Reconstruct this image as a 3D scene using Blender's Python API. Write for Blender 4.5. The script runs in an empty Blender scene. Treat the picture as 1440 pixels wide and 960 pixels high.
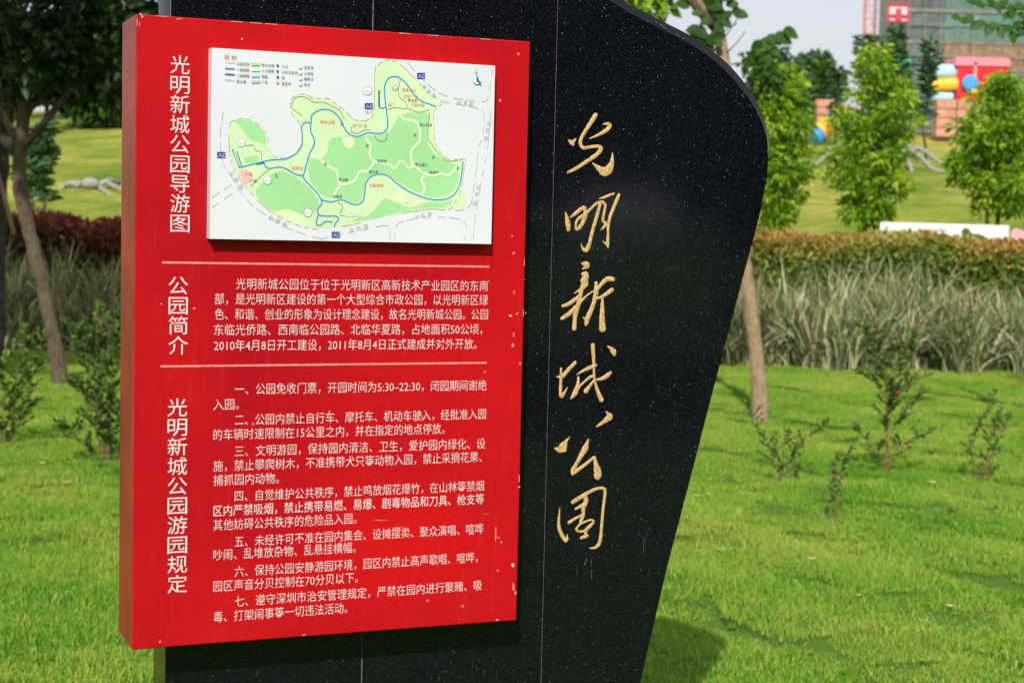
import bpy, math, random
import numpy as np
from mathutils import Matrix, Vector

scene = bpy.context.scene
COL = scene.collection
rad = math.radians

# ------------------------------------------------------------------ camera
EYE = 2.0
F_PX = 2306.7                      # focal length in pixels of a 1440 wide picture
PITCH, ROLL = .0701, -.0233
_fw = np.array([0, math.cos(PITCH), -math.sin(PITCH)])
_r = np.array([1., 0, 0]); _dn = np.cross(_fw, _r)
_c, _s = math.cos(ROLL), math.sin(ROLL)
CR = np.array([_c*_r + _s*_dn, -_s*_r + _c*_dn, _fw])
cam_data = bpy.data.cameras.new('camera')
cam_data.sensor_width = 36
cam_data.lens = F_PX/1440*36
cam_data.clip_end = 5000
cam_data.dof.use_dof = True
cam_data.dof.focus_distance = 4.45
cam_data.dof.aperture_fstop = 5.4
cam = bpy.data.objects.new('camera', cam_data)
COL.objects.link(cam)
M = Matrix(((CR[0][0], -CR[1][0], -CR[2][0], 0), (CR[0][1], -CR[1][1], -CR[2][1], 0),
            (CR[0][2], -CR[1][2], -CR[2][2], EYE), (0, 0, 0, 1)))
cam.matrix_world = M
scene.camera = cam

# ------------------------------------------------------------------ sky, sun, exposure
SUN_TO = Vector((.124, 1.134, -.88)).normalized()       # the way the light travels
sun_el = math.asin(-SUN_TO.z)
sun_az = math.atan2(-SUN_TO.x, -SUN_TO.y)
world = bpy.data.worlds.new('World'); scene.world = world; world.use_nodes = True
nt = world.node_tree
sky = nt.nodes.new('ShaderNodeTexSky'); sky.sky_type = 'NISHITA'; sky.sun_disc = False
sky.sun_elevation = sun_el; sky.sun_rotation = sun_az % (2*math.pi)
sky.air_density = 1.0; sky.dust_density = 4.0; sky.ozone_density = 1.0
bg = nt.nodes['Background']; bg.inputs[1].default_value = .122
tcw = nt.nodes.new('ShaderNodeTexCoord'); cn = nt.nodes.new('ShaderNodeTexNoise')          # thin high cloud
cn.inputs['Scale'].default_value = 2.2; cn.inputs['Detail'].default_value = 6; nt.links.new(tcw.outputs['Generated'], cn.inputs['Vector'])
cr_ = nt.nodes.new('ShaderNodeMapRange'); cr_.inputs[1].default_value = .3; cr_.inputs[2].default_value = .7; cr_.inputs[3].default_value = .62; cr_.inputs[4].default_value = .88
nt.links.new(cn.outputs['Fac'], cr_.inputs[0]); cm_ = nt.nodes.new('ShaderNodeMixRGB'); cm_.inputs[2].default_value = (6.9, 7.0, 7.5, 1)
nt.links.new(cr_.outputs[0], cm_.inputs[0]); nt.links.new(sky.outputs[0], cm_.inputs[1]); nt.links.new(cm_.outputs[0], bg.inputs[0])
sd = bpy.data.lights.new('sun', 'SUN'); sd.energy = 4.5; sd.angle = rad(.55); sd.color = (1, .96, .90)
sun = bpy.data.objects.new('sun', sd); COL.objects.link(sun)
sun.rotation_euler = SUN_TO.to_track_quat('-Z', 'Y').to_euler()
scene.view_settings.view_transform = 'Standard'; scene.view_settings.look = 'None'
scene.view_settings.exposure = .08; scene.view_settings.gamma = 1
scene.view_settings.use_curve_mapping = False
scene.cycles.max_bounces = 8; scene.cycles.diffuse_bounces = 3; scene.cycles.glossy_bounces = 3
scene.cycles.transparent_max_bounces = 4

# ------------------------------------------------------------------ helpers
rng = np.random.default_rng(7); random.seed(7)
def ray(px, py):
    return np.array([(px-720)/F_PX, (py-480)/F_PX, 1]) @ CR
def at(px, py, Y):                 # world point at depth Y
    v = ray(px, py); v = v*(Y/v[1]); v[2] += EYE
    return v

def tag(o, label=None, cat=None, group=None, kind=None):
    if label: o['label'] = label
    if cat: o['category'] = cat
    if group: o['group'] = group
    if kind: o['kind'] = kind
    return o
def empty(name, loc=(0, 0, 0), label=None, cat=None, group=None):
    o = bpy.data.objects.new(name, None); o.empty_display_size = .1
    o.location = loc; COL.objects.link(o)
    return tag(o, label, cat, group)
def link(name, me, mat=None, parent=None, smooth=False):
    if mat is not None:
        me.materials.clear(); me.materials.append(mat)
    if smooth: me.polygons.foreach_set('use_smooth', [True]*len(me.polygons))
    o = bpy.data.objects.new(name, me); COL.objects.link(o)
    if parent is not None:
        o.parent = parent
        o.matrix_parent_inverse = Matrix.Translation(-wloc(parent))
    return o
def wloc(o):
    v = Vector(o.location); p = o.parent
    return v if p is None else Vector((o.matrix_parent_inverse @ v)) + wloc(p)

class MB:
    """collects shapes, given in world coordinates, for one mesh"""
    def __init__(s): s.v = []; s.f = []
    def add(s, vs, fs):
        n = len(s.v); s.v += [tuple(map(float, p)) for p in vs]; s.f += [tuple(i+n for i in f) for f in fs]
    def box(s, c, size, ax=None):
        c = np.array(c, float); h = np.array(size, float)/2
        A = np.eye(3) if ax is None else np.array(ax, float)
        P = [c + A[0]*h[0]*i + A[1]*h[1]*j + A[2]*h[2]*k for i in (-1, 1) for j in (-1, 1) for k in (-1, 1)]
        s.add(P, [(0, 1, 3, 2), (4, 6, 7, 5), (0, 4, 5, 1), (2, 3, 7, 6), (0, 2, 6, 4), (1, 5, 7, 3)])
    def bar(s, a, b, w, d=None):
        a = np.array(a, float); b = np.array(b, float); t = b-a; L = np.linalg.norm(t); t /= L
        up = np.array([0, 0, 1.]) if abs(t[2]) < .9 else np.array([1., 0, 0])
        x = np.cross(t, up); x /= np.linalg.norm(x); y = np.cross(x, t)
        s.box((a+b)/2, (w, L, d or w), (x, t, y))
    def tube(s, pts, rs, n=8, ell=None, closed_ends=True):
        """ell=(nvec, h): cross-section flattened, half-height h along nvec"""
        pts = [np.array(p, float) for p in pts]; m = len(pts); base = len(s.v)
        for i, p in enumerate(pts):
            t = pts[min(i+1, m-1)]-pts[max(i-1, 0)]; t = t/(np.linalg.norm(t)+1e-12)
            if ell is not None:
                y = ell[0]; x = np.cross(t, y); x /= np.linalg.norm(x)
            else:
                up = np.array([0, 1., 0]) if abs(t[1]) < .9 else np.array([1., 0, 0])
                x = np.cross(t, up); x /= np.linalg.norm(x); y = np.cross(x, t)
            for k in range(n):
                a = 2*math.pi*k/n
                ry = ell[1]*min(1, rs[i]/ell[2]) if ell is not None else rs[i]
                s.v.append(tuple(p + x*math.cos(a)*rs[i] + y*math.sin(a)*ry))
        for i in range(m-1):
            for k in range(n):
                a = base+i*n+k; b = base+i*n+(k+1) % n
                s.f.append((a, b, b+n, a+n))
        if closed_ends:
            s.f.append(tuple(base+k for k in range(n))[::-1]); s.f.append(tuple(base+(m-1)*n+k for k in range(n)))
    def lathe(s, c, prof, n=16, ax=(0, 0, 1)):
        ax = np.array(ax, float)/np.linalg.norm(ax); c = np.array(c, float)
        up = np.array([0, 0, 1.]) if abs(ax[2]) < .9 else np.array([1., 0, 0])
        x = np.cross(ax, up); x /= np.linalg.norm(x); y = np.cross(ax, x); base = len(s.v)
        for (r, h) in prof:
            for k in range(n):
                a = 2*math.pi*k/n; s.v.append(tuple(c+ax*h+(x*math.cos(a)+y*math.sin(a))*max(r, 1e-4)))
        for i in range(len(prof)-1):
            for k in range(n):
                a = base+i*n+k; b = base+i*n+(k+1) % n; s.f.append((a, b, b+n, a+n))
        s.f.append(tuple(base+k for k in range(n))[::-1]); s.f.append(tuple(base+(len(prof)-1)*n+k for k in range(n)))
    def build(s, name, mat, parent=None, smooth=False):
        me = bpy.data.meshes.new(name); me.from_pydata(s.v, [], s.f); me.update()
        return link(name, me, mat, parent, smooth)

def np_mesh(name, V, F, tint=None):
    """V (n,3); F (m,3 or 4) -> mesh, fast; tint: one value per face"""
    me = bpy.data.meshes.new(name); V = np.asarray(V, np.float32); F = np.asarray(F, np.int32); k = F.shape[1]
    me.vertices.add(len(V)); me.vertices.foreach_set('co', V.ravel())
    me.loops.add(F.size); me.loops.foreach_set('vertex_index', F.ravel())
    me.polygons.add(len(F)); me.polygons.foreach_set('loop_start', np.arange(0, F.size, k, dtype=np.int32))
    me.update(calc_edges=True)
    if tint is not None:
        a = me.attributes.new('tint', 'FLOAT', 'FACE'); a.data.foreach_set('value', np.asarray(tint, np.float32))
    return me

def unit(a): return a/(np.linalg.norm(a, axis=-1, keepdims=True)+1e-9)
def leaf_arrays(P, D, L, W, fold=.25, droop=.15):
    """leaves from base P along D: two folded triangles pairs (4 tris, 6 verts)"""
    n = len(P); D = unit(D); R = unit(np.cross(D, unit(rng.normal(size=(n, 3))))); N = np.cross(R, D)
    L = np.broadcast_to(L, (n,))[:, None]; W = np.broadcast_to(W, (n,))[:, None]
    g = np.array([0, 0, -1.])
    b = P; m1 = P+D*L*.35; m2 = P+D*L*.7+g*L*droop*.4; t = P+D*L+g*L*droop
    l1 = m1+R*W*.5+N*W*fold; r1 = m1-R*W*.5+N*W*fold
    l2 = m2+R*W*.38+N*W*fold; r2 = m2-R*W*.38+N*W*fold
    V = np.stack([b, l1, l2, t, r2, r1], 1).reshape(-1, 3)
    F = np.array([[0, 1, 2, 3], [0, 3, 4, 5]])
    F = (np.arange(n)[:, None, None]*6+F[None]).reshape(-1, 4)
    return V, F
def blob_points(n, c, r, fill=.35):
    d = unit(rng.normal(size=(n, 3))); k = (fill+(1-fill)*rng.random((n, 1)))**(1/2.)
    return np.array(c)+d*k*np.array(r), d
def join_np(parts):
    V = []; F = []; T = []; n = 0
    for p in parts:
        V.append(p[0]); F.append(p[1]+n); n += len(p[0]); T.append(p[2])
    return np.concatenate(V), np.concatenate(F), np.concatenate(T)

# ------------------------------------------------------------------ materials
def new_mat(name):
    m = bpy.data.materials.new(name); m.use_nodes = True
    t = m.node_tree; return m, t, t.nodes['Principled BSDF']
def N(t, kind, **kw):
    n = t.nodes.new(kind)
    for k, v in kw.items():
        if hasattr(n, k): setattr(n, k, v)
        else: n.inputs[k].default_value = v
    return n
def ramp(t, stops):
    r = t.nodes.new('ShaderNodeValToRGB'); e = r.color_ramp.elements
    while len(e) < len(stops): e.new(.5)
    for i, (p, c) in enumerate(stops): e[i].position = p; e[i].color = (*c, 1) if len(c) == 3 else c
    return r
def plain(name, col, rough=.6, var=.12, scale=8, spec=.4, bump=0, bscale=40, metal=0):
    m, t, b = new_mat(name)
    co = N(t, 'ShaderNodeTexCoord')
    no = N(t, 'ShaderNodeTexNoise', Scale=scale, Detail=5.); t.links.new(co.outputs['Object'], no.inputs['Vector'])
    c0 = tuple(max(0, x*(1-var*1.6)) for x in col); c1 = tuple(min(1, x*(1+var)) for x in col)
    r = ramp(t, [(.3, c0), (.7, c1)]); t.links.new(no.outputs['Fac'], r.inputs[0]); t.links.new(r.outputs[0], b.inputs['Base Color'])
    b.inputs['Roughness'].default_value = rough; b.inputs['Specular IOR Level'].default_value = spec
    b.inputs['Metallic'].default_value = metal
    if bump:
        n2 = N(t, 'ShaderNodeTexNoise', Scale=bscale, Detail=6.); t.links.new(co.outputs['Object'], n2.inputs['Vector'])
        bp = N(t, 'ShaderNodeBump', Strength=bump, Distance=.02); t.links.new(n2.outputs['Fac'], bp.inputs['Height'])
        t.links.new(bp.outputs[0], b.inputs['Normal'])
    return m
def leaf_mat(name, stops, rough=.45, trans=.35, spec=.35):
    m, t, b = new_mat(name)
    a = N(t, 'ShaderNodeAttribute', attribute_name='tint')
    r = ramp(t, stops); t.links.new(a.outputs['Fac'], r.inputs[0])
    t.links.new(r.outputs[0], b.inputs['Base Color'])
    b.inputs['Roughness'].default_value = rough; b.inputs['Specular IOR Level'].default_value = spec
    tr = N(t, 'ShaderNodeBsdfTranslucent')
    mx = N(t, 'ShaderNodeMixRGB', blend_type='MULTIPLY'); mx.inputs[0].default_value = 1
    mx.inputs[2].default_value = (1.1, 1.25, .5, 1); t.links.new(r.outputs[0], mx.inputs[1])
    t.links.new(mx.outputs[0], tr.inputs[0])
    mix = N(t, 'ShaderNodeMixShader'); mix.inputs[0].default_value = trans
    t.links.new(b.outputs[0], mix.inputs[1]); t.links.new(tr.outputs[0], mix.inputs[2])
    t.links.new(mix.outputs[0], t.nodes['Material Output'].inputs[0])
    return m

def granite_mat():
    m, t, b = new_mat('polished_black_granite')
    co = N(t, 'ShaderNodeTexCoord')
    L = t.links.new
    n1 = N(t, 'ShaderNodeTexNoise', Scale=2.2, Detail=6., Roughness=.7); L(co.outputs['Object'], n1.inputs['Vector'])
    n2 = N(t, 'ShaderNodeTexNoise', Scale=260., Detail=4., Roughness=.8); L(co.outputs['Object'], n2.inputs['Vector'])
    base = ramp(t, [(.40, (.0004, .0006, .0012)), (.52, (.003, .0036, .0055)), (.66, (.016, .018, .024))]); L(n2.outputs['Fac'], base.inputs[0])
    v = N(t, 'ShaderNodeTexVoronoi', Scale=400.); L(co.outputs['Object'], v.inputs['Vector'])
    sep = N(t, 'ShaderNodeSeparateColor'); L(v.outputs['Color'], sep.inputs[0])
    gt = N(t, 'ShaderNodeMath', operation='GREATER_THAN'); gt.inputs[1].default_value = .992; L(sep.outputs[0], gt.inputs[0])
    lt = N(t, 'ShaderNodeMath', operation='LESS_THAN'); lt.inputs[1].default_value = .42; L(v.outputs['Distance'], lt.inputs[0])
    mu = N(t, 'ShaderNodeMath', operation='MULTIPLY'); L(gt.outputs[0], mu.inputs[0]); L(lt.outputs[0], mu.inputs[1])
    m2 = N(t, 'ShaderNodeMath', operation='MULTIPLY'); L(mu.outputs[0], m2.inputs[0]); L(sep.outputs[1], m2.inputs[1])
    mx = N(t, 'ShaderNodeMixRGB'); L(m2.outputs[0], mx.inputs[0]); L(base.outputs[0], mx.inputs[1]); mx.inputs[2].default_value = (.34, .35, .34, 1)
    # pale weathering veil
    w = N(t, 'ShaderNodeMapping'); w.inputs['Scale'].default_value = (3., 3., .35); L(co.outputs['Object'], w.inputs[0])
    n3 = N(t, 'ShaderNodeTexNoise', Scale=3.2, Detail=7., Roughness=.65); L(w.outputs[0], n3.inputs['Vector'])
    vr = ramp(t, [(.5, (0, 0, 0)), (.9, (.10, .10, .10))]); L(n3.outputs['Fac'], vr.inputs[0])
    mx2 = N(t, 'ShaderNodeMixRGB', blend_type='MIX'); L(vr.outputs[0], mx2.inputs[0]); L(mx.outputs[0], mx2.inputs[1]); mx2.inputs[2].default_value = (.024, .026, .034, 1)
    L(mx2.outputs[0], b.inputs['Base Color'])
    rr = ramp(t, [(.3, (.05,)*3), (.8, (.13,)*3)]); L(n1.outputs['Fac'], rr.inputs[0]); L(rr.outputs[0], b.inputs['Roughness'])
    b.inputs['Specular IOR Level'].default_value = .36
    return m
def red_mat():
    m, t, b = new_mat('red_enamel')
    co = N(t, 'ShaderNodeTexCoord'); L = t.links.new
    n1 = N(t, 'ShaderNodeTexNoise', Scale=1.6, Detail=5., Roughness=.6); L(co.outputs['Object'], n1.inputs['Vector'])
    r = ramp(t, [(.28, (.30, .002, .008)), (.72, (.50, .005, .007))]); L(n1.outputs['Fac'], r.inputs[0])
    w = N(t, 'ShaderNodeMapping'); w.inputs['Scale'].default_value = (9., 9., 1.2); L(co.outputs['Object'], w.inputs[0])
    n2 = N(t, 'ShaderNodeTexNoise', Scale=5., Detail=8., Roughness=.75); L(w.outputs[0], n2.inputs['Vector'])
    r2 = ramp(t, [(.56, (0, 0, 0)), (.9, (.35, .35, .35))]); L(n2.outputs['Fac'], r2.inputs[0])
    mx = N(t, 'ShaderNodeMixRGB'); L(r2.outputs[0], mx.inputs[0]); L(r.outputs[0], mx.inputs[1]); mx.inputs[2].default_value = (.72, .06, .05, 1)
    v = N(t, 'ShaderNodeTexVoronoi', Scale=42.); L(co.outputs['Object'], v.inputs['Vector'])
    sp = N(t, 'ShaderNodeSeparateColor'); L(v.outputs['Color'], sp.inputs[0])
    g = N(t, 'ShaderNodeMath', operation='GREATER_THAN'); g.inputs[1].default_value = .972; L(sp.outputs[0], g.inputs[0])
    l = N(t, 'ShaderNodeMath', operation='LESS_THAN'); l.inputs[1].default_value = .17; L(v.outputs['Distance'], l.inputs[0])
    mu = N(t, 'ShaderNodeMath', operation='MULTIPLY'); L(g.outputs[0], mu.inputs[0]); L(l.outputs[0], mu.inputs[1])
    m3 = N(t, 'ShaderNodeMath', operation='MULTIPLY'); L(mu.outputs[0], m3.inputs[0]); m3.inputs[1].default_value = .55
    mx2 = N(t, 'ShaderNodeMixRGB'); L(m3.outputs[0], mx2.inputs[0]); L(mx.outputs[0], mx2.inputs[1]); mx2.inputs[2].default_value = (.75, .25, .22, 1)
    L(mx2.outputs[0], b.inputs['Base Color'])
    b.inputs['Roughness'].default_value = .36; b.inputs['Specular IOR Level'].default_value = .22
    n4 = N(t, 'ShaderNodeTexNoise', Scale=6., Detail=3.); L(co.outputs['Object'], n4.inputs['Vector'])
    bp = N(t, 'ShaderNodeBump', Strength=.08, Distance=.02); L(n4.outputs['Fac'], bp.inputs['Height']); L(bp.outputs[0], b.inputs['Normal'])
    return m
def gold_mat():
    m, t, b = new_mat('gilded_paint')
    co = N(t, 'ShaderNodeTexCoord'); L = t.links.new
    v = N(t, 'ShaderNodeTexVoronoi', Scale=260.); L(co.outputs['Object'], v.inputs['Vector'])
    r = ramp(t, [(.0, (.72, .54, .29)), (.45, (.56, .37, .15)), (.8, (.30, .18, .06))]); L(v.outputs['Distance'], r.inputs[0])
    L(r.outputs[0], b.inputs['Base Color']); b.inputs['Roughness'].default_value = .55
    bp = N(t, 'ShaderNodeBump', Strength=.2, Distance=.002); L(v.outputs['Distance'], bp.inputs['Height']); L(bp.outputs[0], b.inputs['Normal'])
    return m
def ground_mat():
    m, t, b = new_mat('lawn_soil_and_turf')
    co = N(t, 'ShaderNodeTexCoord'); L = t.links.new
    n1 = N(t, 'ShaderNodeTexNoise', Scale=.22, Detail=6., Roughness=.65); L(co.outputs['Object'], n1.inputs['Vector'])
    n2 = N(t, 'ShaderNodeTexNoise', Scale=5., Detail=7., Roughness=.75); L(co.outputs['Object'], n2.inputs['Vector'])
    r1 = ramp(t, [(.3, (.09, .17, .014)), (.45, (.20, .26, .03)), (.58, (.36, .34, .07)), (.75, (.48, .37, .12))]); L(n1.outputs['Fac'], r1.inputs[0])
    r2 = ramp(t, [(.3, (.55, .6, .5)), (.7, (1.15, 1.1, 1.1))]); L(n2.outputs['Fac'], r2.inputs[0])
    mx = N(t, 'ShaderNodeMixRGB', blend_type='MULTIPLY'); mx.inputs[0].default_value = 1
    L(r1.outputs[0], mx.inputs[1]); L(r2.outputs[0], mx.inputs[2])
    mp = N(t, 'ShaderNodeMapping'); mp.inputs['Scale'].default_value = (.5, 1.1, 1.1); L(co.outputs['Object'], mp.inputs[0])
    n3 = N(t, 'ShaderNodeTexNoise', Scale=.8, Detail=7., Roughness=.7); L(mp.outputs[0], n3.inputs['Vector'])
    r3 = ramp(t, [(.3, (.5, .72, .6)), (.5, (1, 1, 1)), (.72, (1.35, 1.12, 1.3))]); L(n3.outputs['Fac'], r3.inputs[0])
    mxb = N(t, 'ShaderNodeMixRGB', blend_type='MULTIPLY'); mxb.inputs[0].default_value = 1
    L(mx.outputs[0], mxb.inputs[1]); L(r3.outputs[0], mxb.inputs[2])
    sx = N(t, 'ShaderNodeSeparateXYZ'); L(co.outputs['Object'], sx.inputs[0])      # watered lawn near, drier turf uphill
    mr = N(t, 'ShaderNodeMapRange'); mr.inputs[1].default_value = 22; mr.inputs[2].default_value = 27; L(sx.outputs[1], mr.inputs[0])
    mc = N(t, 'ShaderNodeMixRGB'); L(mr.outputs[0], mc.inputs[0]); mc.inputs[1].default_value = (.075, .15, .02, 1); L(mxb.outputs[0], mc.inputs[2]); L(mc.outputs[0], b.inputs['Base Color'])
    b.inputs['Roughness'].default_value = .9; b.inputs['Specular IOR Level'].default_value = .1
    bp = N(t, 'ShaderNodeBump', Strength=.6, Distance=.1); L(n2.outputs['Fac'], bp.inputs['Height']); L(bp.outputs[0], b.inputs['Normal'])
    return m
def grass_mat():
    m, t, b = new_mat('grass_blade'); L = t.links.new
    g = N(t, 'ShaderNodeNewGeometry')
    n1 = N(t, 'ShaderNodeTexNoise', Scale=.55, Detail=4., Roughness=.6); L(g.outputs['Position'], n1.inputs['Vector'])
    a = N(t, 'ShaderNodeAttribute', attribute_name='tint')
    ad = N(t, 'ShaderNodeMath', operation='MULTIPLY_ADD'); L(a.outputs['Fac'], ad.inputs[0]); ad.inputs[1].default_value = .45; L(n1.outputs['Fac'], ad.inputs[2])
    r = ramp(t, [(.38, (.035, .17, .010)), (.56, (.11, .32, .016)), (.74, (.26, .46, .03)), (1.0, (.46, .44, .10))]); L(ad.outputs[0], r.inputs[0])
    L(r.outputs[0], b.inputs['Base Color']); b.inputs['Roughness'].default_value = .55; b.inputs['Specular IOR Level'].default_value = .3
    tr = N(t, 'ShaderNodeBsdfTranslucent'); L(r.outputs[0], tr.inputs[0])
    mix = N(t, 'ShaderNodeMixShader'); mix.inputs[0].default_value = .35; L(b.outputs[0], mix.inputs[1]); L(tr.outputs[0], mix.inputs[2])
    L(mix.outputs[0], t.nodes['Material Output'].inputs[0])
    return m
def bark_mat(name, c0, c1, lichen=None):
    m, t, b = new_mat(name); L = t.links.new
    co = N(t, 'ShaderNodeTexCoord')
    mp = N(t, 'ShaderNodeMapping'); mp.inputs['Scale'].default_value = (1, 1, .35); L(co.outputs['Object'], mp.inputs[0])
    n = N(t, 'ShaderNodeTexNoise', Scale=26., Detail=8., Roughness=.7); L(mp.outputs[0], n.inputs['Vector'])
    r = ramp(t, [(.3, c0), (.7, c1)]); L(n.outputs['Fac'], r.inputs[0])
    n2 = N(t, 'ShaderNodeTexNoise', Scale=5., Detail=5.); L(co.outputs['Object'], n2.inputs['Vector'])
    r2 = ramp(t, [(.5, (0, 0, 0)), (.68, (.7, .7, .7))]); L(n2.outputs['Fac'], r2.inputs[0])
    mx = N(t, 'ShaderNodeMixRGB'); L(r2.outputs[0], mx.inputs[0]); L(r.outputs[0], mx.inputs[1]); mx.inputs[2].default_value = (*(lichen or c1), 1)
    L(mx.outputs[0], b.inputs['Base Color']); b.inputs['Roughness'].default_value = .9
    bp = N(t, 'ShaderNodeBump', Strength=1., Distance=.06); L(n.outputs['Fac'], bp.inputs['Height']); L(bp.outputs[0], b.inputs['Normal'])
    return m

MT = dict(
    granite=granite_mat(), red=red_mat(), gold=gold_mat(), ground=ground_mat(), grass=grass_mat(),
    white=plain('white_lettering', (.66, .57, .56), .5, .03), board=plain('white_map_board', (.60, .625, .665), .35, .03, 3),
    side=plain('weathered_red_side', (.30, .032, .016), .45, .22, 5), mortar=plain('pale_joint', (.28, .27, .25), .9, .3, 60),  # side: dimmer light and grass reflection painted into the box red
    pinkline=plain('faded_line_paint', (.72, .22, .19), .5, .2, 60), chip=plain('chipped_paint', (.62, .34, .26), .8, .3, 50),
    core=plain('dark_stone_core', (.012, .012, .014), .8), drip=plain('pale_drip', (.16, .18, .18), .8, .4, 80), gdrip=plain('green_drip', (.012, .05, .048), .8, .4, 80),
    bark=bark_mat('grey_brown_bark', (.06, .042, .024), (.20, .14, .085), (.13, .13, .06)),
    paleb=bark_mat('pale_bark', (.20, .125, .06), (.56, .39, .24), (.42, .34, .20)),
    darkb=bark_mat('dark_bark', (.03, .026, .02), (.09, .075, .055)),
    stem=plain('red_brown_stem', (.20, .10, .06), .8, .3, 30),
    shade=leaf_mat('deep_green_leaf', [(0, (.010, .030, .008)), (.6, (.022, .060, .014)), (1, (.07, .14, .03))], .4, .25),
    mid=leaf_mat('mid_green_leaf', [(0, (.02, .065, .010)), (.6, (.05, .13, .016)), (1, (.14, .24, .03))], .5, .4, .22),
    bright=leaf_mat('bright_green_leaf', [(0, (.035, .12, .008)), (.45, (.19, .36, .018)), (1, (.58, .68, .06))], .42, .42),
    hedge=leaf_mat('bronze_hedge_leaf', [(0, (.03, .09, .012)), (.40, (.14, .24, .03)), (.66, (.40, .34, .07)), (.86, (.40, .17, .05)), (1, (.28, .05, .025))], .45, .25),
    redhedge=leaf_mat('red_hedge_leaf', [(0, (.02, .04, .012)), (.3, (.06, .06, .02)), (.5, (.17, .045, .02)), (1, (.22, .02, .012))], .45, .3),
    reed=leaf_mat('variegated_reed_blade', [(0, (.015, .035, .012)), (.32, (.09, .13, .045)), (.6, (.33, .36, .16)), (.86, (.70, .66, .42)), (1, (.40, .28, .18))], .6, .2),
    shrub=leaf_mat('small_glossy_shrub_leaf', [(0, (.03, .085, .014)), (.6, (.095, .185, .028)), (.93, (.22, .32, .06)), (1, (.5, .08, .03))], .45, .3, .3),
    dead=leaf_mat('fallen_leaf', [(0, (.45, .20, .07)), (1, (.62, .45, .26))], .7, .2),
    far=leaf_mat('distant_leaf', [(0, (.02, .07, .03)), (.6, (.06, .14, .05)), (1, (.15, .24, .09))], .5, .25),
)
GRP = plain

# ------------------------------------------------------------------ ground
YS = [-60, 0, 21.5, 24.0, 27, 31, 37, 48, 60, 66, 74, 120, 400, 3000]
ZS = [0, 0, 0, .04, .45, 1.0, 1.95, 3.7, 5.35, 6.05, 6.3, 6.3, 6.0, 6.0]
def hill(x, y):
    z = np.interp(y, YS, ZS)
    fade = np.clip((24-y)/4, 0, 1)*np.clip((y-3)/2, 0, 1)
    z = z + fade*1.5*(.035*np.sin(x*2.1+1.3*np.sin(y*.9))*np.cos(y*1.7+.6*x) + .022*np.sin(x*5.3+y*3.1) + .03*np.sin(x*.7)*np.cos(y*.6))
    z = z + np.where(y > 30, .12*np.sin(x*.35+y*.21)+.07*np.cos(x*.8-y*.5), 0)*np.clip((y-30)/8, 0, 1)
    # little mound the left tree grows on
    z = z + .10*np.exp(-(((x+5.2)/.8)**2+((y-18.6)/1.0)**2))
    return z
xs = np.concatenate([[-3000, -800, -250, -100, -60, -40, -30, -24, -20, -17], np.arange(-14, 14.01, .14), [17, 20, 24, 30, 40, 60, 100, 250, 800, 3000]])
ys = np.concatenate([[-3000, -800, -200, -60, -30, -15, -8, -3, 0], np.arange(2, 25, .14), np.arange(25, 80, .8), [85, 95, 120, 200, 400, 900, 3000]])
X, Y = np.meshgrid(xs, ys); V = np.stack([X, Y, hill(X, Y)], -1).reshape(-1, 3)
nx, ny = len(xs), len(ys)
i = (np.arange(ny-1)[:, None]*nx+np.arange(nx-1)[None]).ravel()
o = link('ground', np_mesh('ground', V, np.stack([i, i+1, i+nx+1, i+nx], 1)), MT['ground'], smooth=True)
tag(o, kind='structure')

# mown grass: blades in small turfs, spread by geometry nodes
def turf(seed, nb=1300, size=.52):
    r = np.random.default_rng(seed); P = np.zeros((nb, 3)); P[:, :2] = (r.random((nb, 2))-.5)*size
    clump = .5+.5*np.sin(P[:, 0]*13+seed)*np.cos(P[:, 1]*11)
    H = (.018+.024*r.random(nb))*(.75+.55*clump); long_ = r.random(nb) < .03; H[long_] *= 1.7
    a = r.random(nb)*6.283; lean = .25+.75*r.random(nb); W = .0026+.0018*r.random(nb)
    d = np.stack([np.cos(a), np.sin(a), 0*a], 1); s = np.stack([-np.sin(a), np.cos(a), 0*a], 1)
    tw = r.random(nb)*6.28; s = np.stack([np.cos(tw), np.sin(tw), 0*a], 1)
    b = P; m = P+d*(H*lean*.35)[:, None]; m[:, 2] += H*.62; t = P+d*(H*lean*1.0)[:, None]; t[:, 2] += H*(1.02-.3*lean)
    w = W[:, None]
    Vv = np.stack([b-s*w*.5, b+s*w*.5, m+s*w*.45, m-s*w*.45, t], 1).reshape(-1, 3)
    k = np.arange(nb)*5
    F4 = np.stack([k, k+1, k+2, k+3], 1); F3 = np.stack([k+3, k+2, k+4, k+4], 1)
    tint = r.random(nb); tint[r.random(nb) < .06] = 1.25
    me = bpy.data.meshes.new('turf')
    fs = [tuple(q) for q in F4]+[tuple(q[:3]) for q in F3]
    me.from_pydata([tuple(q) for q in Vv], [], fs)
    at_ = me.attributes.new('tint', 'FLOAT', 'FACE'); at_.data.foreach_set('value', np.concatenate([tint, tint]).astype(np.float32))
    me.materials.append(MT['grass'])
    return bpy.data.objects.new('turf', me)
turfs = [turf(s) for s in (1, 2, 3)]
pts = []
yy = 5.0
while yy < 24.2:
    w = .345*yy+.9
    for xx in np.arange(-w, w, .30):
        pts.append((xx+random.uniform(-.12, .12), yy+random.uniform(-.12, .12)))
    yy += .30
pts = np.array(pts); pz = hill(pts[:, 0], pts[:, 1])
me = bpy.data.meshes.new('lawn_grass'); me.from_pydata([(a, b, c-.004) for (a, b), c in zip(pts, pz)], [], [])
n = len(pts)
for nm, ty, val in (('rotz', 'FLOAT', rng.random(n)*6.283), ('siz', 'FLOAT', .8+.5*rng.random(n)), ('idx', 'INT', rng.integers(0, 3, n))):
    a = me.attributes.new(nm, ty, 'POINT'); a.data.foreach_set('value', val)
lawn = link('lawn_grass', me)
WP = []; WD = []
wr = np.random.default_rng(77)
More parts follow.
